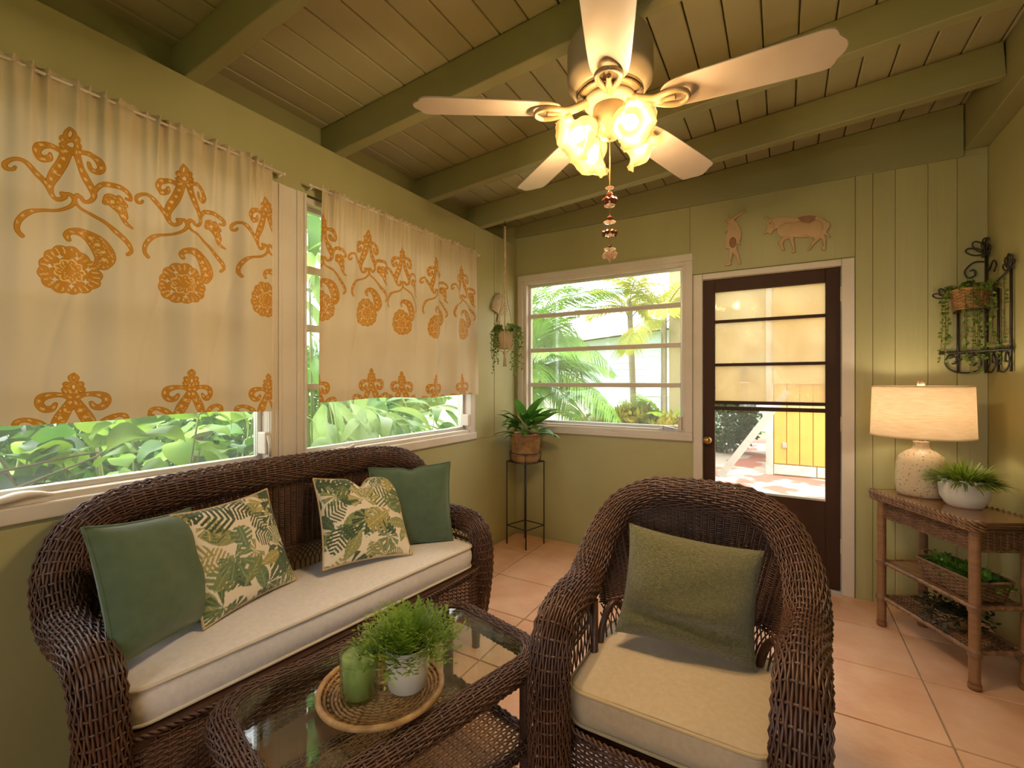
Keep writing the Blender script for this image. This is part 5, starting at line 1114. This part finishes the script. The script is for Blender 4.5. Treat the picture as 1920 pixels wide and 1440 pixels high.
# left garden: broad leaves close to the curtained windows, each leaf its own piece
big = [leaf_mesh('leaf', .21, .075, n=8, fold=.18, droop=.7, wave=.12), leaf_mesh('leaf', .17, .065, n=8, fold=.1, droop=.4, wave=.15), leaf_mesh('leaf', .24, .085, n=8, fold=.25, droop=.9, wave=.1)]
lng = [leaf_mesh('leaf', .46, .055, n=10, fold=.22, droop=.9), leaf_mesh('leaf', .52, .062, n=10, fold=.18, droop=1.1), leaf_mesh('leaf', .40, .05, n=10, fold=.25, droop=.7)]
def leafy(name, label, cat, loc, n, rx, ry, z0, z1, meshes, mats, seed, el=(-.5, .9), grp='garden plants', face=0., sc=(.7, 1.15)):
    r = random.Random(seed); t = thing(name, label, cat, loc, group=grp); st_ = MB()
    for k in range(n):
        a = r.uniform(0, 6.283); u = math.sqrt(r.random()); p = Vector((rx*u*math.cos(a), ry*u*math.sin(a), r.uniform(z0, z1)))
        az = math.atan2(p.y, p.x+face)+r.uniform(-1.1, 1.1); lf = link('leaf', meshes[k % len(meshes)], mats[r.randrange(len(mats))], t, p, (r.uniform(-.6, .6), -r.uniform(*el), az)); s = r.uniform(*sc); lf.scale = (s, s, s)
        lf.data = meshes[(k*7+r.randrange(3)) % len(meshes)]
        if k % 3 == 0: st_.tube([(p.x*.35, p.y*.35, 0), (p.x*.7, p.y*.7, p.z*.6), tuple(p)], [.010, .007, .004], 5)
    obj('stems', st_, 'stem', t, smooth=True); return t
def with_mat(meshes, m):
    out = []
    for q in meshes: c = q.copy(); c.materials.clear(); c.materials.append(MATS[m]); out.append(c)
    return out
limeL, midL, darkL = with_mat(big, 'leaf_lime'), with_mat(big, 'leaf_mid'), with_mat(big, 'leaf_darkgreen'); paleG, midG = with_mat(lng, 'leaf_pale'), with_mat(lng, 'leaf_mid')
dummy = ['leaf_lime']
leafy('broadleaf_plant', 'lime green broad leaved plant below the middle of the left curtain', 'garden plant', (-1.02, 1.15, GZ), 95, .34, .50, .62, 1.32, limeL, dummy, 3, face=1.0)
leafy('broadleaf_plant', 'mixed green broad leaved plant under the right edge of the left curtain', 'garden plant', (-1.25, 1.75, GZ), 70, .34, .42, .55, 1.25, midL+limeL[:1], dummy, 4, face=1.0)
leafy('broadleaf_plant', 'dark green broad leaved plant outside at the far left of the window', 'garden plant', (-.92, .42, GZ), 70, .30, .42, .55, 1.22, darkL+midL, dummy, 5, face=1.0)
vt = thing('vine_tangle', 'tangle of brown dry vines among dark leaves at the far left', 'vines', (-.95, .5, GZ))
r_ = random.Random(8); vb = MB()
for k in range(16):
    a, b = r_.uniform(-.35, .3), r_.uniform(-.2, .35); vb.tube(catmull([(b*.3, a, .3), (b+r_.uniform(-.1, .1), a+r_.uniform(-.2, .2), .7), (b+.15+r_.uniform(-.1, .1), a+r_.uniform(-.25, .25), 1.0), (b+.1+r_.uniform(-.2, .15), a+r_.uniform(-.3, .3), .85+r_.uniform(0, .35)), (b+r_.uniform(-.1, .2), a+r_.uniform(-.3, .3), 1.05+r_.uniform(-.2, .2))], 6), .0045, 5)
obj('vines', vb, 'vine', vt, smooth=True)
leafy('ginger_plant', 'pale ginger plant with long drooping leaves under the right curtain', 'garden plant', (-1.05, 2.72, GZ), 60, .30, .50, .75, 1.35, paleG, dummy, 6, el=(-.9, .2), face=1.0)
leafy('ginger_plant', 'green ginger plant with long leaves beyond the far end of the right curtain', 'garden plant', (-1.30, 3.55, GZ), 55, .32, .45, .70, 1.35, paleG[:1]+midG, dummy, 7, el=(-.8, .4), face=1.0)
leafy('banana_clump', 'tall leafy clump seen in the gap left of the right curtain', 'garden plant', (-2.0, 2.95, GZ), 130, .55, .60, 1.1, 3.5, paleG+midG+paleG, dummy, 9, el=(-.9, .8), face=.8, sc=(.8, 1.3))
bush('hedge', 'far green hedge behind the plants outside the curtained windows', 'hedge', (-6.5, 4.0, GZ), 16000, 1.2, 6.5, 1.1, .22, .06, 'leaf_mid', 11)
bs = thing('bird_bath', 'small brown and white stone bowl among the leaves outside', 'bird bath', (-1.35, 1.52, GZ))
obj('bowl', MB().lathe([(.001, 1.09), (.10, 1.10), (.15, 1.135), (.155, 1.145), (.14, 1.14), (.001, 1.115)], 24), 'weathered_white', bs, smooth=True); obj('pedestal', MB().lathe([(.14, 0), (.07, .1), (.05, .6), (.06, 1.0), (.08, 1.1)], 20), 'pot_rough', bs, smooth=True)
# palms behind the back window
def frond_mesh(L, nl, ll, droop, seed, vee=.5):
    r = np.random.default_rng(seed); n = 16; e = np.linspace(0, -droop, n); C = [np.zeros(3)]
    for k in range(n-1): C.append(C[-1]+L/(n-1)*np.array([math.cos(e[k]), 0, math.sin(e[k])]))
    C = np.array(C); m = MB(); m.tube(C, np.linspace(.012, .002, n), 5, caps=False); V = []; F = []; o = 0
    for k in range(nl):
        f = .10+.9*k/(nl-1); q = np.array([np.interp(f*(n-1), range(n), C[:, i]) for i in range(3)]); i = min(int(f*(n-1)), n-2); d = C[i+1]-C[i]; d /= np.linalg.norm(d); up = np.cross(d, [0, 1., 0])*-1
        for s in (-1, 1):
            l = ll*math.sin(math.pi*(.12+.86*f))**.6*r.uniform(.85, 1.1); a = d*.75+np.array([0, s, 0])*.8+up*vee*r.uniform(.2, .6); a /= np.linalg.norm(a); w_ = .016*np.cross(a, up)
            mid = q+a*l*.55+np.array([0, 0, -.03*l]); tip = q+a*l+np.array([0, 0, -.30*l]); V += [q-w_*.4, q+w_*.4, mid+w_, mid-w_, tip]; F += [(o, o+1, o+2, o+3), (o+3, o+2, o+4)]; o += 5
    m.add(V, F); return m.mesh('frond')
def palm(label, loc, h, n, els, L, m, seed, az=(0, 6.28), trunk=.05, lean=0.):
    r = random.Random(seed); t = thing('palm_tree', label, 'palm', loc, group='garden palms')
    ms = [frond_mesh(L*f, 34, L*.30, d, seed+i) for i, (f, d) in enumerate(((1, 1.1), (.85, 1.4), (1.1, .9)))]
    for q in ms: q.materials.append(MATS[m])
    P = [(0, 0, 0), (lean*.4, 0, h*.5), (lean, 0, h)]
    obj('trunk', MB().tube(catmull(P, 6), np.linspace(trunk*1.3, trunk, 13), 10), 'bark', t, smooth=True)
    for k in range(n):
        a = az[0]+(az[1]-az[0])*(k+.5)/n+r.uniform(-.2, .2); o = link('frond', ms[k % 3], m, t, (lean, 0, h-r.uniform(0, .12*h)), (r.uniform(-.3, .3), -R(r.uniform(*els)), a)); s = r.uniform(.85, 1.1); o.scale = (s, s, s)
    return t
palm('big arching green palm filling the left of the back window', (-1.30, 6.2, GZ), 1.75, 30, (-15, 75), 1.5, 'leaf_palm', 21)
palm('second green palm behind the plant stand corner', (-1.75, 7.0, GZ), 2.7, 22, (-20, 70), 1.6, 'leaf_palm', 25)
palm('golden palm arching across the top of the back window', (.25, 8.1, GZ), 2.75, 11, (0, 60), 1.6, 'leaf_gold', 31, trunk=.045)
palm('slender pale palm between the golden palm and the big palm', (-.45, 8.8, GZ), 3.0, 9, (0, 60), 1.3, 'leaf_gold', 36, trunk=.05, lean=-.1)
palm('low bushy yellow green palm under the golden palm', (-.62, 7.2, GZ), .55, 13, (10, 75), 1.05, 'leaf_gold', 41, trunk=.06)
palm('low bright green palm at the right side of the back window', (.42, 7.4, GZ), .75, 12, (15, 80), .85, 'leaf_lime', 46, trunk=.05)
bush('shrub', 'yellow croton shrub at the foot of the golden palm', 'shrub', (.05, 7.0, GZ), 2600, .55, .4, .55, .13, .03, 'leaf_croton', 51, 'garden shrubs')
bush('shrub', 'olive croton shrub in the lower right of the back window', 'shrub', (.62, 6.8, GZ), 2200, .40, .4, .50, .12, .028, 'leaf_croton', 52, 'garden shrubs')
bush('shrub', 'green shrub below the big arching palm', 'shrub', (-1.0, 8.6, GZ), 2400, .5, .4, .42, .12, .03, 'leaf_palm', 53, 'garden shrubs')
# neighbouring house
hs = thing('neighbour_house', 'pale green clapboard house with a white sloping roof beyond the palms', 'house', (-3.0, 15.0, GZ))
m = MB(); m.slab(-5, .06, 0, 5.2, 6, lambda x: 2.5+.09*(x+5)); obj('wall', m, 'siding', hs)
cb = B(-5, 0, 0, 5.2, .05, .205).mesh('clapboard')
for k in range(13): link('clapboard', cb, 'siding', hs, (0, .02, .02+.205*k), (R(-3), 0, 0), bevel=.004)
m = MB(); m.add([(-5.6, -.5, 2.45), (5.6, -.5, 3.46), (5.6, 6.5, 3.9), (-5.6, 6.5, 2.9), (-5.6, -.5, 2.58), (5.6, -.5, 3.59), (5.6, 6.5, 4.03), (-5.6, 6.5, 3.03)], [(0, 3, 2, 1), (4, 5, 6, 7), (0, 1, 5, 4), (1, 2, 6, 5), (2, 3, 7, 6), (3, 0, 4, 7)]); obj('roof', m, 'roof_white', hs)
obj('eave_board', MB().tube([(-5.6, -.5, 2.5), (5.6, -.5, 3.51)], .07, 4), 'roof_white', hs)
for x_ in (-1.5, 1.6): obj('window', B(x_-.45, -.01, 1.0, x_+.45, .06, 2.1), 'roof_white', hs, bevel=.01)
fn = obj('garden_wall', B(-9, 13.2, GZ, -3.0, 13.4, .75), 'weathered_white'); tag(fn, 'low whitewashed garden wall at the back left of the lawn', 'garden wall')
